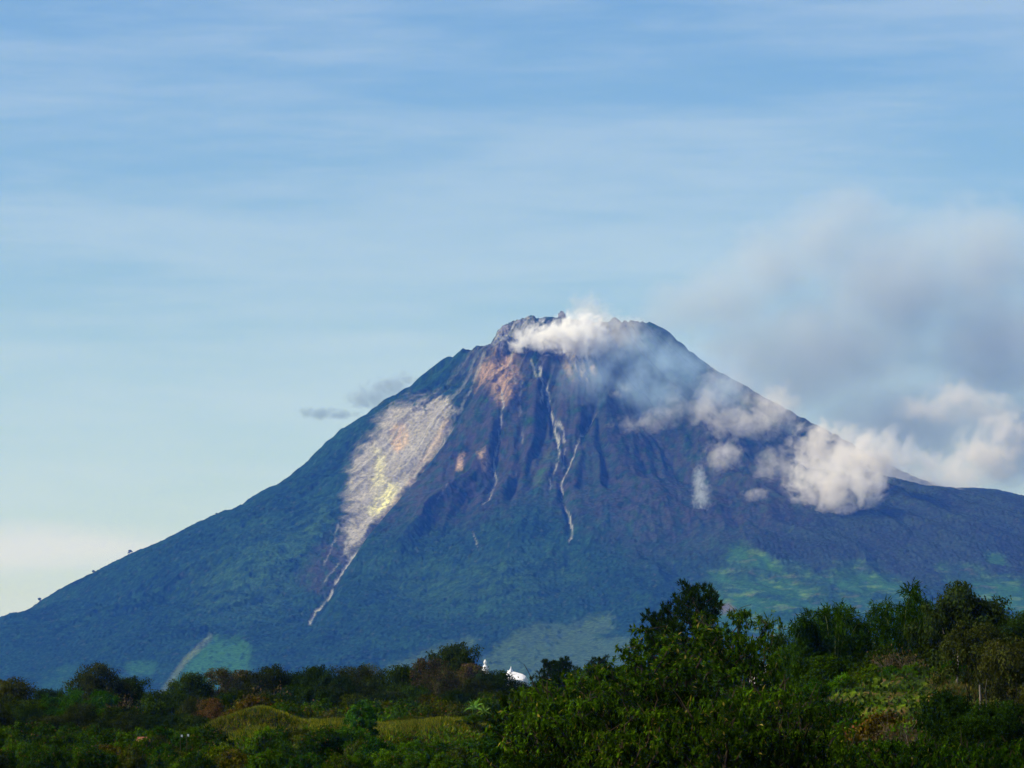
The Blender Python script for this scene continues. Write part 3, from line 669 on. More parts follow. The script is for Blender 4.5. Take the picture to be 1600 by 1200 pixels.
def place(key, var, px, top, Y, wpx=None, label=None, cat='tree', group=None, tint=(1, 1, 1), rot=None, hmin=1.0, wsc=None, lean=0.0, name=None):
    nm, parts, H = KIND[key][var % len(KIND[key])]
    if Y > 355: Y = 355 + (Y - 355) * .3
    x = at(px, top, Y).x; zt = zpy(top, Y); g = float(gz(x, Y)); h = max(zt - g, hmin); s = h / H
    rt = bpy.data.objects.new(name or nm, None); COL.objects.link(rt); rt.empty_display_size = .2
    rt.location = (x, Y, zt - h); a = random.uniform(0, 6.28) if rot is None else rot
    rt.rotation_euler = (0, lean, a)
    if wpx:
        bb = parts[0][1]; 
        w0 = BW.get(bb.name)
        if w0 is None:
            co = np.empty(len(bb.vertices) * 3, np.float32); bb.vertices.foreach_get('co', co); co = co.reshape(-1, 3); w0 = BW[bb.name] = float(np.percentile(co[:, 0], 98) - np.percentile(co[:, 0], 2))
        ws = max((wpx / F * Y) / w0, .72 * s)
    else: ws = s * (wsc or 1)
    rt.scale = (ws, ws, s)
    for pn, me in parts:
        o = link(pn, me, rt); o.color = (*tint, 1)
    tag(rt, label, cat, group); return rt
BW = {}
random.seed(4)
for s in range(5): broad('dome', 20 + s, H=13, W=10 + s % 3, lobes=13 + s, leaves=15000, ls=.30, base=[(.034,.046,.008),(.026,.045,.007),(.038,.044,.010),(.025,.046,.008),(.032,.054,.006)][s])
for s in range(3): broad('airy', 40 + s, H=13, W=10, lobes=8, leaves=8200, ls=.26, base=(.052, .054, .026), gap=.25, bark=TWIG, alt=(.12,.08,.05), altp=.2)
for s in range(5): broad('shrub', 60 + s, H=4, W=4.6, lobes=7, leaves=7000, ls=.18, trunk=.10, low=.02, flat=.9, base=[(.040,.080,.005),(.026,.054,.005),(.055,.100,.005),(.056,.064,.008),(.024,.062,.006)][s], alt=(.13,.075,.03), altp=.05, name='shrub')
for s in range(2): broad('open', 80 + s, H=11, W=8, lobes=17, leaves=17000, ls=.22, trunk=.20, gap=.25, base=(.024, .038, .010), low=.35, flat=.8, bark=PALE)
broad('feather', 90, H=8, W=5.5, lobes=10, leaves=11000, ls=.15, trunk=.10, gap=.2, base=(.050, .055, .018), low=.2, flat=.6)
broad('narrow', 93, H=7, W=3.2, lobes=9, leaves=6000, ls=.20, trunk=.12, base=(.032, .080, .009), low=.1, flat=1.3)
for s in range(3): pine('pine', 100 + s, H=11, W=6.2 if s else 6.6)
for s in range(3): bigleaf('bigleaf', 110 + s, H=9, W=[8, 7, 9][s], spread=[1, 1, 1.15][s])
for s in range(3): bigleaf('leafshrub', 120 + s, H=4.0, W=5.5, tips=700, low=.03, ls=.20, name='leafy_shrub')
for s in range(3): bamboo('bamboo', 130 + s, H=8, W=[5.5, 4.5, 5][s])
fronds('banana', 140, n=10, base=(.09, .19, .03)); fronds('banana', 141, n=14, base=(.06, .10, .03))
for s in range(2): bare('bare', 150 + s)
# ------------------------------------------------------------------ the trees and shrubs, far row to near
T_ = place
ol, br_, dk, gr = (1.15, .95, .9), (1.5, 1.05, 1.0), (.62, .68, .72), (.9, 1.25, .8)
G1 = None
T_('dome', 0, 18, 1063, 720, 120, 'brownish domed tree at the far left edge of the skyline row', tint=ol)
T_('dome', 1, 78, 1078, 700, 66, 'low dark tree filling the dip right of the brownish edge tree', tint=dk)
T_('dome', 2, 152, 1039, 650, 92, 'tall dark dome tree, largest on the left of the skyline row', tint=(.8, .85, .9))
T_('dome', 3, 203, 1060, 660, 72, 'lower dark shoulder tree leaning against the right of the tall left dome tree', tint=(.8, .8, .8))
T_('dome', 4, 262, 1080, 560, 92, 'rounded dark green tree standing before the pale green field', tint=(.9, .95, .8))
T_('dome', 1, 300, 1053, 720, 46, 'grey-green tree at the left end of the middle skyline trees', tint=(1.1, 1.05, 1.1))
T_('airy', 0, 340, 1045, 730, 62, 'thin greyish crown rising left of the darker skyline group')
T_('airy', 1, 372, 1048, 740, 52, 'sparse grey-brown crown second in the greyish skyline pair', tint=(1.1, 1, .9))
T_('dome', 2, 400, 1052, 690, 56, 'blackish round tree beside the sparse greyish crowns', tint=dk)
T_('dome', 0, 428, 1043, 720, 50, 'dark tree with a small pointed top above the reddish bushes', tint=dk)
T_('dome', 4, 458, 1053, 730, 44, 'low dark tree in the dip between two taller skyline trees', tint=dk)
T_('dome', 3, 494, 1043, 700, 62, 'broad dark tree in the centre left of the skyline row', tint=(.72, .75, .8))
T_('dome', 1, 522, 1056, 690, 42, 'small rounded tree right of the broad dark skyline tree', tint=dk)
T_('dome', 2, 552, 1043, 720, 56, 'dome tree under the tiny lone crown on the skyline', tint=(.75, .78, .8))
T_('dome', 0, 586, 1058, 700, 48, 'dark tree sloping down to the notch before the brown trees', tint=dk)
T_('airy', 2, 570, 1040, 760, 13, 'tiny lone crown poking above the skyline on a thin stem', tint=(.8, 1, .7))
T_('dome', 4, 632, 1042, 700, 60, 'brown-olive rounded tree at the left of the tall brown group', tint=(.8, .8, .65))
T_('airy', 0, 662, 1030, 700, 56, 'grey-brown airy tree in the middle of the tall brown group', tint=(.8, .68, .55))
T_('airy', 2, 690, 1045, 670, 60, 'grey twiggy tree below the tallest brown crown', tint=(.8, .8, .65))
T_('dome', 3, 712, 1009, 720, 74, 'tallest brown umbrella crowned tree left of the white tower', tint=(1.0, .85, .7))
T_('airy', 1, 740, 1038, 700, 46, 'sparse grey tree touching the left side of the white tower', tint=(1.2, 1, .95))
T_('dome', 1, 772, 1050, 640, 60, 'dark spreading tree right below the white tower', tint=dk)
T_('dome', 0, 806, 1067, 640, 60, 'low dark tree hiding the foot of the white hall', tint=dk)
T_('dome', 2, 742, 1062, 600, 84, 'dark bushy tree in front of the grey twiggy tree', tint=dk)
T_('shrub', 1, 848, 1064, 640, 26, 'small dark bush right of the white roof', tint=dk, cat='shrub')
T_('pine', 1, 860, 1032, 520, 36, 'dark pine with a browned tip right of the white hall', tint=(1.1, .95, .9))
T_('pine', 2, 880, 1029, 510, 42, 'fuller dark pine of the pair right of the white hall')
T_('pine', 0, 938, 1028, 480, 38, 'single dark conical pine left of the big leafy tree')
T_('dome', 4, 908, 1048, 600, 44, 'greener low tree between the dark pines', tint=(1.1, 1.4, 1))
T_('dome', 3, 965, 1044, 560, 40, 'low dark green tree right of the single pine', tint=(.8, 1.1, .9))
T_('pine', 0, 1086, 914, 255, 112, 'tallest dense pine standing dark against the green slopes', rot=1.0)
T_('pine', 2, 1034, 956, 262, 70, 'slimmer ragged pine left of the tallest pine', rot=2.0)
# second belt, 430 to 600 m
G2 = 'trees crowded in the dark belt below the skyline row'
T_('bamboo', 0, 128, 1088, 470, 100, 'bright green bamboo clump below the tall left dome tree', 'bamboo', tint=(1, 1.35, .9))
T_('bare', 0, 190, 1084, 500, 64, 'leafless grey twiggy tree with a forked pale limb at left')
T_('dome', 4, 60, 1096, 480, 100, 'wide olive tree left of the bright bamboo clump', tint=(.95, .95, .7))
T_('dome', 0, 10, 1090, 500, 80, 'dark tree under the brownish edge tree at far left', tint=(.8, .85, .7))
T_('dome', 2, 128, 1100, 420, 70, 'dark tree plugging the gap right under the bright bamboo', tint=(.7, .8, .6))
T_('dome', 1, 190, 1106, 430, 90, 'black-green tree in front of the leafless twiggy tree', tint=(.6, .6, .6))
T_('bare', 1, 432, 1078, 560, 46, 'grey leafless tree among the dark trees above the grassy bank')
T_('dome', 2, 312, 1090, 500, 80, 'dark tree behind the left end of the grassy bank', tint=(.75, .8, .7))
T_('airy', 1, 330, 1092, 480, 34, 'small rusty brown tree above the grassy bank', tint=(1.6, .95, .6))
rs = random.Random(11)
def belt(key, n, x0, x1, tops, Y0, Y1, w0, w1, label, group, cat='tree', tints=((1, 1, 1),), hmin=1.0, jit=8):
    for i in range(n):
        px = x0 + (x1 - x0) * (i + rs.uniform(.1, .9)) / n
        tp = np.interp(px, [t[0] for t in tops], [t[1] for t in tops]) + rs.uniform(-jit, jit * 1.3)
        t = rs.choice(tints); b = rs.uniform(.85, 1.15)
        T_(key, rs.randrange(9), px, tp, rs.uniform(Y0, Y1), rs.uniform(w0, w1) * rs.choice((.7, 1, 1, 1.25)), label, cat, group, tuple(b * c for c in t), hmin=hmin)
mixd = (dk, ol, (.8, .9, .7), (.7, .8, .7), (1.0, .8, .65))
belt('dome', 17, 340, 840, [(340,1084),(480,1078),(560,1084),(640,1076),(760,1086),(840,1088)], 520, 600, 46, 74, 'one of the dark rounded trees crowded below the skyline row', 'dark trees crowded below the skyline row', tints=mixd)
belt('shrub', 26, 380, 800, [(380,1096),(480,1102),(560,1106),(700,1100),(800,1096)], 400, 470, 34, 60, 'one of the leafy shrubs massed between the dark trees and the green slope', 'shrubs massed above the green slope', 'shrub', tints=((1, 1, 1), (1.3, .8, .7), (.8, .9, .8), (1.2, 1.3, .8)))
belt('dome', 9, -20, 330, [(0,1112),(150,1118),(330,1112)], 380, 420, 60, 90, 'one of the dark trees packed at left below the bamboo clump', 'dark trees at left below the bamboo', tints=(dk, (.75, .9, .7), (.6, .65, .6)))
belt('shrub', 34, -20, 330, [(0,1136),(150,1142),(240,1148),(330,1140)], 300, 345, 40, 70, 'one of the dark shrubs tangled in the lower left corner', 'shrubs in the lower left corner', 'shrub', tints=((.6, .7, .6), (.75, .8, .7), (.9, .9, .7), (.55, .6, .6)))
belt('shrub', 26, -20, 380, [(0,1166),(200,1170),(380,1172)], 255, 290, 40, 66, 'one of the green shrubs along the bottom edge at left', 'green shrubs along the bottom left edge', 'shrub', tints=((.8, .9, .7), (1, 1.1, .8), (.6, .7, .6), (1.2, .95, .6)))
T_('shrub', 2, 236, 1153, 286, 34, 'dark bush half hiding the orange shed', 'shrub', tint=(.6, .6, .6))
T_('shrub', 0, 212, 1158, 287, 30, 'small green bush touching the left end of the orange shed', 'shrub', tint=(.8, .8, .7))
T_('narrow', 0, 566, 1098, 322, 50, 'upright bright green tree standing alone before the green slope', tint=(1.1, 1.25, 1))
T_('dome', 3, 470, 1140, 320, 56, 'grey-brown bushy tree on the slope below the grassy bank', tint=(1.3, .9, 1.0))
belt('shrub', 13, 400, 560, [(400,1146),(560,1146)], 312, 330, 26, 46, 'one of the bright shrubs on the slope beneath the grassy bank', 'bright shrubs beneath the grassy bank', 'shrub', tints=((1, 1.2, .8), (1.2, 1.3, .8), (.8, .9, .7)))
belt('shrub', 22, 440, 780, [(440,1122),(780,1124)], 337, 350, 24, 44, 'one of the low bushes lining the crest of the green slope', 'low bushes on the crest of the green slope', 'shrub', tints=((1, 1.2, .8), (1.1, .9, .6), (.8, .9, .7)))
belt('shrub', 16, 540, 780, [(540,1150),(780,1168)], 300, 325, 26, 44, 'one of the scrubby bushes scattered over the green slope', 'scrubby bushes over the green slope', 'shrub', tints=((.9, 1.1, .7), (1.2, .9, .6), (.7, .9, .6)))
belt('shrub', 14, 330, 760, [(330,1174),(760,1182)], 255, 275, 36, 60, 'one of the yellow-green shrubs at the bottom edge below the slope', 'yellow-green shrubs at the bottom edge', 'shrub', tints=((1.1, 1.2, .7), (1.3, 1.1, .7), (.9, 1, .7)))
T_('banana', 0, 742, 1090, 352, None, 'bright banana plant above the green slope, left of its twin', 'banana plant', wsc=.6)
T_('banana', 0, 757, 1101, 347, None, 'bright banana plant with orange tipped leaf, lower and right of its twin', 'banana plant', tint=(1.0, .8, .6), wsc=.6)
# dark trees in the middle, 190 to 240 m
T_('narrow', 0, 792, 1108, 235, 62, 'black-green slim tree at the right end of the green slope', tint=(.45, .45, .5))
T_('open', 0, 828, 1098, 230, 80, 'dark tree with pale thin trunks right of the slim black-green tree', tint=(.8, .9, .7))
T_('narrow', 0, 770, 1150, 215, 56, 'low dark bush tree at the foot of the slim black-green tree', tint=(.45, .5, .5))
T_('dome', 3, 1120, 1040, 330, 90, 'soft green tree seen behind the leafy branches right of the tallest pine', tint=(1, 1.5, 1))
T_('dome', 1, 1010, 1046, 320, 90, 'dark tree behind the big leafy tree', tint=dk)
T_('bigleaf', 0, 1072, 972, 190, 250, 'big leafy tree with drooping leaf whorls in front of the pines', rot=.3)
T_('bigleaf', 2, 1136, 948, 200, 150, 'leafy tree reaching its branches right over the blue slopes', rot=2.2)
T_('bigleaf', 1, 1178, 984, 190, 110, 'thin leafy sapling with outstretched twigs right of the leafy trees', rot=4.0)
T_('bigleaf', 1, 1008, 1004, 185, 190, 'leafy tree left of the big leafy tree under the slim pine', rot=1.3)
T_('bigleaf', 0, 890, 1054, 180, 190, 'bright leafed round tree at the centre bottom', tint=(1.15, 1.2, 1), rot=2)
T_('bigleaf', 2, 945, 1034, 190, 170, 'leafy tree with yellowing leaves between the centre tree and the big one', tint=(1.1, 1.05, .9))
LG = 'large leafed shrubs below the big leafy trees'
belt('leafshrub', 17, 830, 1250, [(830,1092),(950,1082),(1050,1076),(1180,1070),(1250,1090)], 165, 180, 80, 120, 'one of the large leafed shrubs massed below the big leafy trees', LG, 'shrub', tints=((.7, .65, .7), (.28, .3, .3), (1.15, 1.1, .9), (.38, .4, .35), (.26, .28, .26)), jit=24)  # darkest tints paint the deep shade between shrubs into their leaf colour
belt('leafshrub', 14, 820, 1300, [(820,1140),(950,1132),(1180,1126),(1300,1150)], 140, 158, 80, 120, 'one of the bright leafed shrubs along the bottom edge in the centre', 'bright leafed shrubs at the bottom centre', 'shrub', tints=((.3, .3, .3), (.75, .72, .6), (1.25, 1.1, .8), (.26, .28, .26), (.36, .38, .3)), jit=30)  # low tints put shadow into the leaf colour, high ones sparse highlights
# right hand side
T_('bamboo', 1, 1238, 990, 300, 44, 'pale tipped bamboo sprouting left of the two tall clumps', 'bamboo', tint=(1.7, 1.3, .9), rot=.2)
T_('bamboo', 2, 1262, 1008, 285, 56, 'short bamboo hugging the left foot of the tall clumps', 'bamboo', tint=(1.1, 1.1, 1), rot=4)
T_('bamboo', 0, 1302, 970, 285, 80, 'bamboo clump with an arching tuft, leftmost of the two tall clumps', 'bamboo', rot=.5, tint=(.8, .85, .8))
T_('bamboo', 2, 1338, 962, 290, 100, 'tallest feathery bamboo clump left of the drooping gap', 'bamboo', rot=2.5, tint=(.9, .9, .7))
T_('bamboo', 1, 1402, 952, 282, 118, 'wide bamboo clump with upright plumes behind the terraced hill', 'bamboo', rot=1.5, tint=(.7, .75, .7))
T_('bamboo', 0, 1446, 976, 275, 84, 'rounded bamboo clump at the foot of the tall open tree', 'bamboo', rot=3.3, tint=(.6, .65, .6))
T_('dome', 4, 1300, 1028, 275, 110, 'dense green tree at the foot of the left bamboo clumps', tint=(.8, 1, .6))
T_('dome', 0, 1380, 1016, 268, 130, 'dense dark tree in front of the wide bamboo clump', tint=(.7, .9, .6))
T_('bare', 1, 1394, 1018, 252, 46, 'pale leafless sapling standing just behind the terraced hilltop')
T_('open', 0, 1506, 916, 262, 128, 'tallest open crowned tree on the right with sky gaps in its crown', rot=.8)
T_('open', 1, 1548, 948, 268, 90, 'open crowned tree leaning right beside the tallest right tree', tint=(.9, .9, .8))
T_('open', 1, 1604, 958, 255, 70, 'dark tree cut by the right edge of the picture', tint=(.8, 1, .9))
T_('dome', 2, 1478, 1000, 262, 90, 'dark tree under the tallest open crowned tree', tint=(.6, .75, .55))
T_('dome', 1, 1545, 1010, 262, 110, 'dim green tree below the two open crowned trees', tint=(.7, .8, .55))
T_('feather', 0, 1525, 975, 222, 116, 'feathery dull green tree with a white stem foot on the right bank', tint=(.75, .85, .6))
T_('feather', 0, 1582, 1000, 215, 100, 'feathery leaning tree with a thin dark trunk at the right edge', tint=(1, 1, .8), rot=2)
belt('shrub', 15, 1230, 1560, [(1230,1082),(1300,1062),(1400,1038),(1470,1038),(1560,1048)], 243, 252, 30, 54, 'one of the hedge bushes along the crest of the terraced hill', 'hedge bushes on the crest of the terraced hill', 'shrub', tints=((.7, 1, .6), (.9, 1.2, .7), (.8, .8, .6)))
belt('leafshrub', 11, 1170, 1300, [(1180,1082),(1250,1084),(1300,1100)], 205, 228, 40, 64, 'one of the leafy shrubs left of the terraced hill', 'leafy shrubs left of the terraced hill', 'shrub', tints=((.8, .9, .8), (.6, .7, .6)))
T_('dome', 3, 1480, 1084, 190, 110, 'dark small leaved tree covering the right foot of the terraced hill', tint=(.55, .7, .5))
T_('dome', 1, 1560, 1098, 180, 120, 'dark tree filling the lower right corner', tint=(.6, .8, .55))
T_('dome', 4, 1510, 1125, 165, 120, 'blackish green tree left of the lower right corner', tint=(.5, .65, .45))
T_('shrub', 3, 1372, 1118, 190, 90, 'brown scrubby bush behind the pale twiggy bush', 'shrub', tint=(1.3, .8, .7))
T_('bare', 0, 1412, 1112, 176, 96, 'pale leafless twiggy bush in front of the terraced hill', 'bush')
belt('shrub', 9, 1200, 1440, [(1200,1132),(1300,1128),(1440,1140)], 185, 198, 50, 84, 'one of the green bushes at the foot of the terraced hill', 'green bushes at the foot of the terraced hill', 'shrub', tints=((.8, 1, .6), (.6, .8, .5), (1.1, 1, .6)))
belt('leafshrub', 14, 1220, 1620, [(1220,1164),(1440,1160),(1620,1158)], 140, 155, 70, 110, 'one of the yellowish leafed shrubs at the lower right bottom edge', 'leafed shrubs at the bottom right', 'shrub', tints=((1, 1, .7), (.6, .7, .5), (.5, .6, .5)), jit=14)
# a few crowns that stand clear on the volcano's left outline
broad('far', 200, H=11, W=9, lobes=6, leaves=700, ls=1.3, trunk=.6, base=(.02, .035, .015), low=.15, name='ridge_tree')
_far = [(62, 946, 10), (146, 905, 8), (203, 860, 11), (338, 798, 7)]
for i, (px, top, hp) in enumerate(_far):
    m = (np.abs(FX - px) < 2.5); j = np.argmin(np.where(m, FY, 1e9)); Yj = float(FV[j])
    nm, parts, H = KIND['far'][0]; p = at(px, FY[j] + 3.5, Yj); h = hp * Yj / F * .8
    rt = bpy.data.objects.new('ridge_tree', None); COL.objects.link(rt); rt.location = p; rt.scale = (h / H * 1.0, h / H, h / H); rt.rotation_euler = (0, 0, i)
    for pn, me in parts: link(pn, me, rt)
    tag(rt, 'lone tree standing out tallest on the left outline of the volcano' if i == 4 else 'one of the tiny trees standing up on the outline of the volcano', 'tree', 'tiny trees on the outline of the volcano')

# ------------------------------------------------------------------ ground cover (stuff)
def scatter(name, label, cat, n, sampler, ln, wd, base, upb, alt=None, altp=.1, var=.4, mat=LEAF):
    r_ = np.random.RandomState(len(name)); x, y = sampler(r_, n); z = gz(x, y); k = len(x)
    p = np.stack([x, y, z - .02], 1); d = unit(r_.randn(k, 3) * .6 + np.array([0, 0, upb]))
    cl = (1 + .5 * fbm(x / 2.5, y / 2.5, 3))[:, None]
    v, f, c = cards(p, d, unit(r_.randn(k, 3) + np.array([0, 0, .4])), ln * (.5 + .9 * r_.rand(k)), wd, colours(r_, k, base, cl, var, alt, altp))
    o = link(name, np_mesh(name, v, f, c, mat, smooth=False)); tag(o, label, cat, kind='stuff'); return o
def samp(px0, px1, Y0, Y1):
    def g(r_, n):
        y = r_.uniform(Y0, Y1, n); x = (r_.uniform(px0, px1, n) - 800) / F * y; return x, y
    return g
scatter('undergrowth', 'green vines and ferns covering the slope below the grassy bank', 'undergrowth', 90000, samp(250, 830, 300, 339.5), .36, .15, (.075, .135, .007), .7, (.16, .10, .03), .14)
scatter('wild_grass', 'yellow-green grass along the top of the bank and slope', 'grass', 75000, lambda r_, n: ((lambda px: ((px - 800) / F * YL, YL + 3 * np.sin((px - 800) / F * YL / 9) + r_.randn(len(px)) * 1.5 + .4 + 2 * fbm(px / 22, px * 0, 3)))((lambda q: q[fbm(q / 14, q * 0 + 3, 3) > -.22])(r_.uniform(260, 780, n)))), .42, .06, (.24, .22, .018), 1.2, (.10, .15, .02), .35)
KEEP = lambda xy: fbm(xy[0] / 1.1, gz(xy[0], xy[1]) * 4.5, 2) > -.12
scatter('garden_crops', 'green crops in rows on the terraced hill', 'crops', 50000, lambda r_, n: (lambda xy: (xy[0][KEEP(xy)], xy[1][KEEP(xy)]))(samp(1180, 1520, 212, 240)(r_, n)), .11, .06, (.070, .145, .003), .9, (.13, .14, .01), .10)
scatter('bank_grass', 'dry orange-green grass on the bank right of the terraced hill', 'grass', 30000, samp(1455, 1640, 222, 243), .30, .05, (.15, .11, .035), 1.2, (.08, .12, .02), .4)
scatter('scrub', 'low green scrub carpeting the rest of the valley side', 'scrub', 120000, lambda r_, n: (lambda q: ((q[0] * 1.0), q[1]))(samp(-60, 1660, 170, 300)(r_, n)), .35, .2, (.035, .060, .014), .5, (.10, .08, .03), .1)
# ------------------------------------------------------------------ rock pinnacle, buildings and small bright things
def plain(name, c, rough=.7, n=0.0):
    m, t, o = mat_new(name); g = N(t, 'ShaderNodeTexCoord')
    z = N(t, 'ShaderNodeTexNoise', inp={'Scale': 1.2, 'Detail': 6.0}); L(t, g.outputs['Object'], z.inputs['Vector'])
    b = N(t, 'ShaderNodeBsdfPrincipled', inp={'Roughness': rough})
    L(t, ramp(t, z.outputs[0], [(.3, tuple(x * (1 - n) for x in c)), (.7, c)]), b.inputs['Base Color']); L(t, b.outputs[0], o.inputs[0]); return m
def bm_obj(name, bm, mat, parent=None, loc=None):
    me = bpy.data.meshes.new(name); bm.to_mesh(me); bm.free(); me.materials.append(mat); return link(name, me, parent, loc)
def prism(bm, pts):
    """closed polyhedron from a list of ring loops stacked into a skin with capped ends"""
    rings = [[bm.verts.new(p) for p in r] for r in pts]; n = len(rings[0])
    for a, b in zip(rings[:-1], rings[1:]):
        for i in range(n): bm.faces.new((a[i], a[(i + 1) % n], b[(i + 1) % n], b[i]))
    bm.faces.new(rings[0][::-1]); bm.faces.new(rings[-1]); return bm
def box(bm, x0, x1, y0, y1, z0, z1):
    return prism(bm, [[(x0, y0, z), (x1, y0, z), (x1, y1, z), (x0, y1, z)] for z in (z0, z1)])
def lathe(bm, prof, n=10, c=(0, 0)):
    return prism(bm, [[(c[0] + r * math.cos(6.28318 * i / n), c[1] + r * math.sin(6.28318 * i / n), z) for i in range(n)] for r, z in prof])
# the pinnacle of dark rock that stands clear of the steam
rockm = plain('dark_lava_rock', (.05, .045, .045), .95, .5)
grey_rock = plain('grey_crag_rock', (.20, .19, .185), .95, .6)
def crag(px, py, Y, rx, rz, seed, mat, label):
    bm = bmesh.new(); bmesh.ops.create_icosphere(bm, subdivisions=4, radius=1); s_ = seed * 3.7
    for v in bm.verts:
        q = v.co.copy(); k = 1 + .42 * float(fbm(np.array([q.x * 1.7 + q.z + s_]), np.array([q.y * 1.7 - q.z * 1.3]), 3)[0]) + .20 * float(ridged(np.array([q.x * 3 + 5 + s_]), np.array([q.z * 3 + q.y]), 3)[0])
        v.co = Vector((q.x * rx, q.y * rx, q.z * rz - (rz * .2 if q.z < 0 else 0))) * k
    rp = bm_obj('rock_pinnacle' if rz > rx * 1.6 else 'rock_crag', bm, mat, None, at(px, py, Y)); tag(rp, label, 'rock')
crag(878, 503, 11860, 12, 26, 0, rockm, 'dark rock pinnacle jutting through the steam on the summit')
crag(793, 524, 11880, 24, 26, 1, grey_rock, 'blocky grey crag forming the left knob of the summit')
crag(816, 512, 11890, 20, 20, 2, grey_rock, 'smaller grey crag between the left knob and the steam')
crag(830, 505, 11900, 14, 12, 5, grey_rock, 'lowest grey crag tip touching the left edge of the steam')
# white church: tower with onion finial, hall with steep pale roof
white = plain('white_plaster', (.80, .79, .76), .6, .12); tin = plain('pale_metal_roof', (.74, .72, .72), .45, .12); darkg = plain('dark_opening', (.03, .03, .035), .4)
def base_at(px, py, Y):
    p = at(px, py, Y); g = float(gz(p.x, Y)); return p, g
p, g = base_at(758, 1030, 1300)
ch = bpy.data.objects.new('church_tower', None); COL.objects.link(ch); ch.location = (p.x, 1300, g); H_ = p.z - g; k = H_
tag(ch, 'slim white tower with a rounded finial rising above the dark trees', 'tower')
b = bmesh.new(); box(b, -1.25, 1.25, -1.25, 1.25, -1, k - 4.6); bm_obj('shaft', b, white, ch)
b = bmesh.new(); box(b, -1.6, 1.6, -1.6, 1.6, k - 4.6, k - 4.25); bm_obj('balcony', b, tin, ch)
b = bmesh.new(); lathe(b, [(.95, k - 4.25), (.95, k - 3.2), (1.1, k - 3.1), (.85, k - 2.5), (.45, k - 1.9), (.3, k - 1.7)]); bm_obj('lantern', b, white, ch)
b = bmesh.new(); lathe(b, [(.2, k - 1.7), (.42, k - 1.4), (.5, k - 1.0), (.4, k - .6), (.15, k - .25), (.03, k)]); bm_obj('finial', b, white, ch)
for s in (-1, 1):
    b = bmesh.new(); box(b, -.3 + s * .45, .3 + s * .1, -1.32, -1.2, k - 6.8, k - 5.4) if s > 0 else box(b, -.75, -.15, -1.32, -1.2, k - 6.8, k - 5.4); bm_obj('window', b, darkg, ch)
p, g = base_at(806, 1062, 1310); z0 = p.z; 
hl_ = bpy.data.objects.new('church_hall', None); COL.objects.link(hl_); hl_.location = (p.x, 1310, g); hl_.rotation_euler = (0, 0, R(-14)); k = z0 - g
tag(hl_, 'white hall with a pale sweeping roof and pointed gable spire half hidden by trees', 'building')
b = bmesh.new(); box(b, -2.3, 3.2, -3.2, 3.2, -1, k + .25); bm_obj('wall', b, white, hl_)
b = bmesh.new(); prism(b, [[(-2.7, -3.7, k + .05), (-2.7, 3.7, k + .05), (-2.7, 0, k + 3.0)], [(-.4, -3.7, k + .05), (-.4, 3.7, k + .05), (-.4, 0, k + 2.5)], [(2.2, -3.6, k - .1), (2.2, 3.6, k - .1), (2.2, 0, k + 1.8)], [(3.3, -3.3, k - .35), (3.3, 3.3, k - .35), (3.3, 0, k + 1.1)]]); bm_obj('roof', b, tin, hl_)
b = bmesh.new(); lathe(b, [(.9, k + 1.9), (.6, k + 2.9), (.28, k + 3.5), (.02, k + 4.3)], 4, (-1.6, 0)); bm_obj('spire', b, tin, hl_)
for i in range(3):
    b = bmesh.new(); box(b, -1.3 + i * 1.4, -.6 + i * 1.4, -3.27, -3.16, k - 1.5, k - .45); bm_obj('window', b, darkg, hl_)
# small house seen between the leafy trees and the bamboo
def house(px, py, Y, w, d, h, rot, label, wallc, roofc, rh):
    p, g = base_at(px, py, Y); o = bpy.data.objects.new('house', None); COL.objects.link(o); o.location = (p.x, Y, g); o.rotation_euler = (0, 0, rot); k = p.z - g
    tag(o, label, 'house')
    b = bmesh.new(); box(b, -w / 2, w / 2, -d / 2, d / 2, -1, k); bm_obj('wall', b, wallc, o)
    e = .12; b = bmesh.new(); prism(b, [[(x, -d / 2 - e, k - .1), (x, d / 2 + e, k - .1), (x, 0, k + rh)] for x in (-w / 2 - e, w / 2 + e)]); bm_obj('roof', b, roofc, o)
    for s in (-1, 1):
        b = bmesh.new(); box(b, s * w * .25 - w * .1, s * w * .25 + w * .1, -d / 2 - .05, -d / 2 + .02, k - 1.6, k - .6); bm_obj('window', b, darkg, o)
    return o
house(1206, 1048, 400, 3.2, 4, 3, R(20), 'small house with white walls and dull roof glimpsed left of the plantains', plain('cream_wall', (.62, .56, .45), .7, .2), tin, .55)
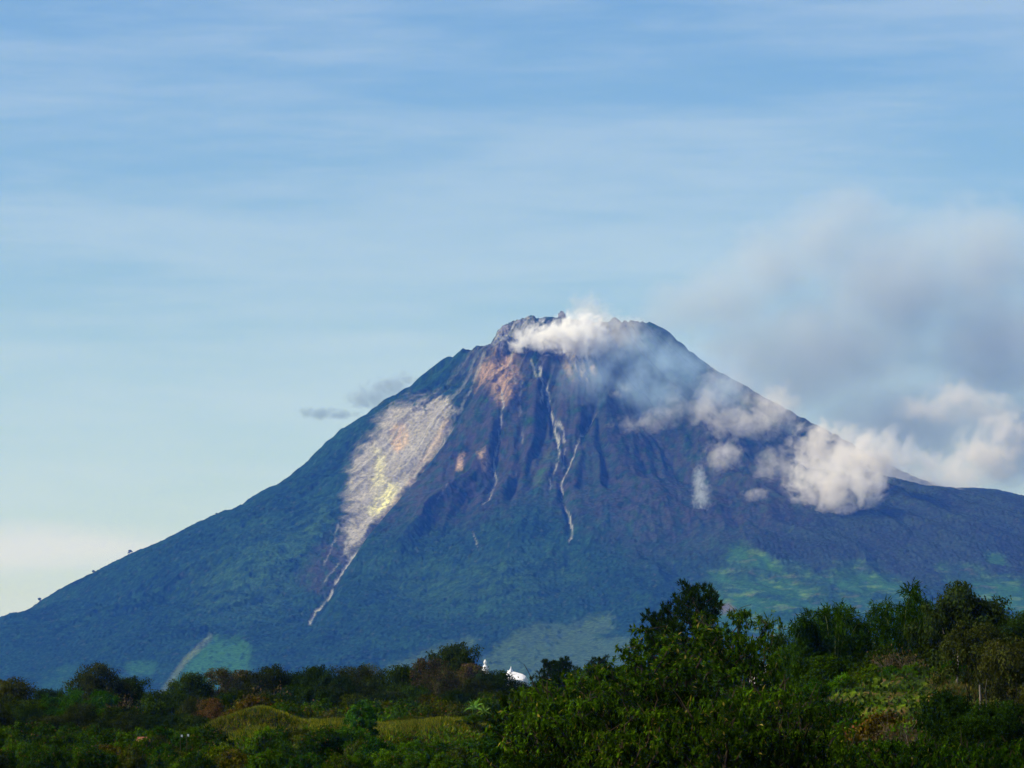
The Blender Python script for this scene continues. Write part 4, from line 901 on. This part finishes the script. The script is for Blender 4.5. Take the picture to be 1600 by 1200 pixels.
house(226, 1160, 294, .8, 1.2, 3, R(-15), 'tiny shed with a rusty orange roof deep among the left trees', plain('weathered_wall', (.20, .12, .08), .8, .3), plain('orange_tiles', (.20, .06, .02), .9, .7), .4)
for i, px in enumerate((282, 292)):
    p = at(px, 1150 - i, 298 if i else 299); b = bmesh.new(); g = float(gz(p.x, p.y))
    o = bpy.data.objects.new('marker_flag', None); COL.objects.link(o); o.location = (p.x, p.y, g); k = p.z - g
    tag(o, ['white scrap of cloth on a pole, left one beside the grassy bank', 'white scrap of cloth on a pole, right one beside the grassy bank'][i], 'flag', 'white cloths beside the grassy bank')
    lathe(b, [(.025, -.3), (.02, k + .15)], 6); bm_obj('pole', b, BARK, o)
    b = bmesh.new(); prism(b, [[(.02 + .14 * j / 4, .03 * math.sin(j * 1.9) + e, k - .05 - .01 * j), (.02 + .14 * j / 4, .03 * math.sin(j * 1.9) + e + .01, k - .05 - .01 * j), (.02 + .14 * j / 4, .03 * math.sin(j * 1.9) + e + .01, k + .09), (.02 + .14 * j / 4, .03 * math.sin(j * 1.9) + e, k + .09)] for j in range(5) for e in (0,)]); bm_obj('cloth', b, white, o)
# bare poles and pale trunks that stand out in the dark right side
for px, t0, b0, Y, r, lab in ((1494, 1004, 1026, 240, .055, 'pale straight trunk of a dead tree below the tallest right tree'), (1527, 1070, 1096, 205, .055, 'white peeling trunk of a broken tree on the orange bank')):
    p = at(px, t0, Y); g = float(gz(p.x, Y)); k = p.z - g; rs_ = np.random.RandomState(px)
    o = bpy.data.objects.new('dead_trunk', None); COL.objects.link(o); o.location = (p.x, Y, g); tag(o, lab, 'dead tree')
    tv, tf = tubes([limb(rs_, (0, 0, -.4), (.12, 0, k), r * 1.2, r * .7, 8, .01)], 7); link('trunk', np_mesh('trunk', tv, tf, None, PALE), o)
    tv, tf = tubes([limb(rs_, (.05, 0, k * .8), (.5, .1, k + .3), r * .35, r * .1, 5, .1), limb(rs_, (.02, 0, k * .65), (-.45, 0, k * .9), r * .3, r * .1, 5, .1)], 5); link('branches', np_mesh('branches', tv, tf, None, PALE), o)
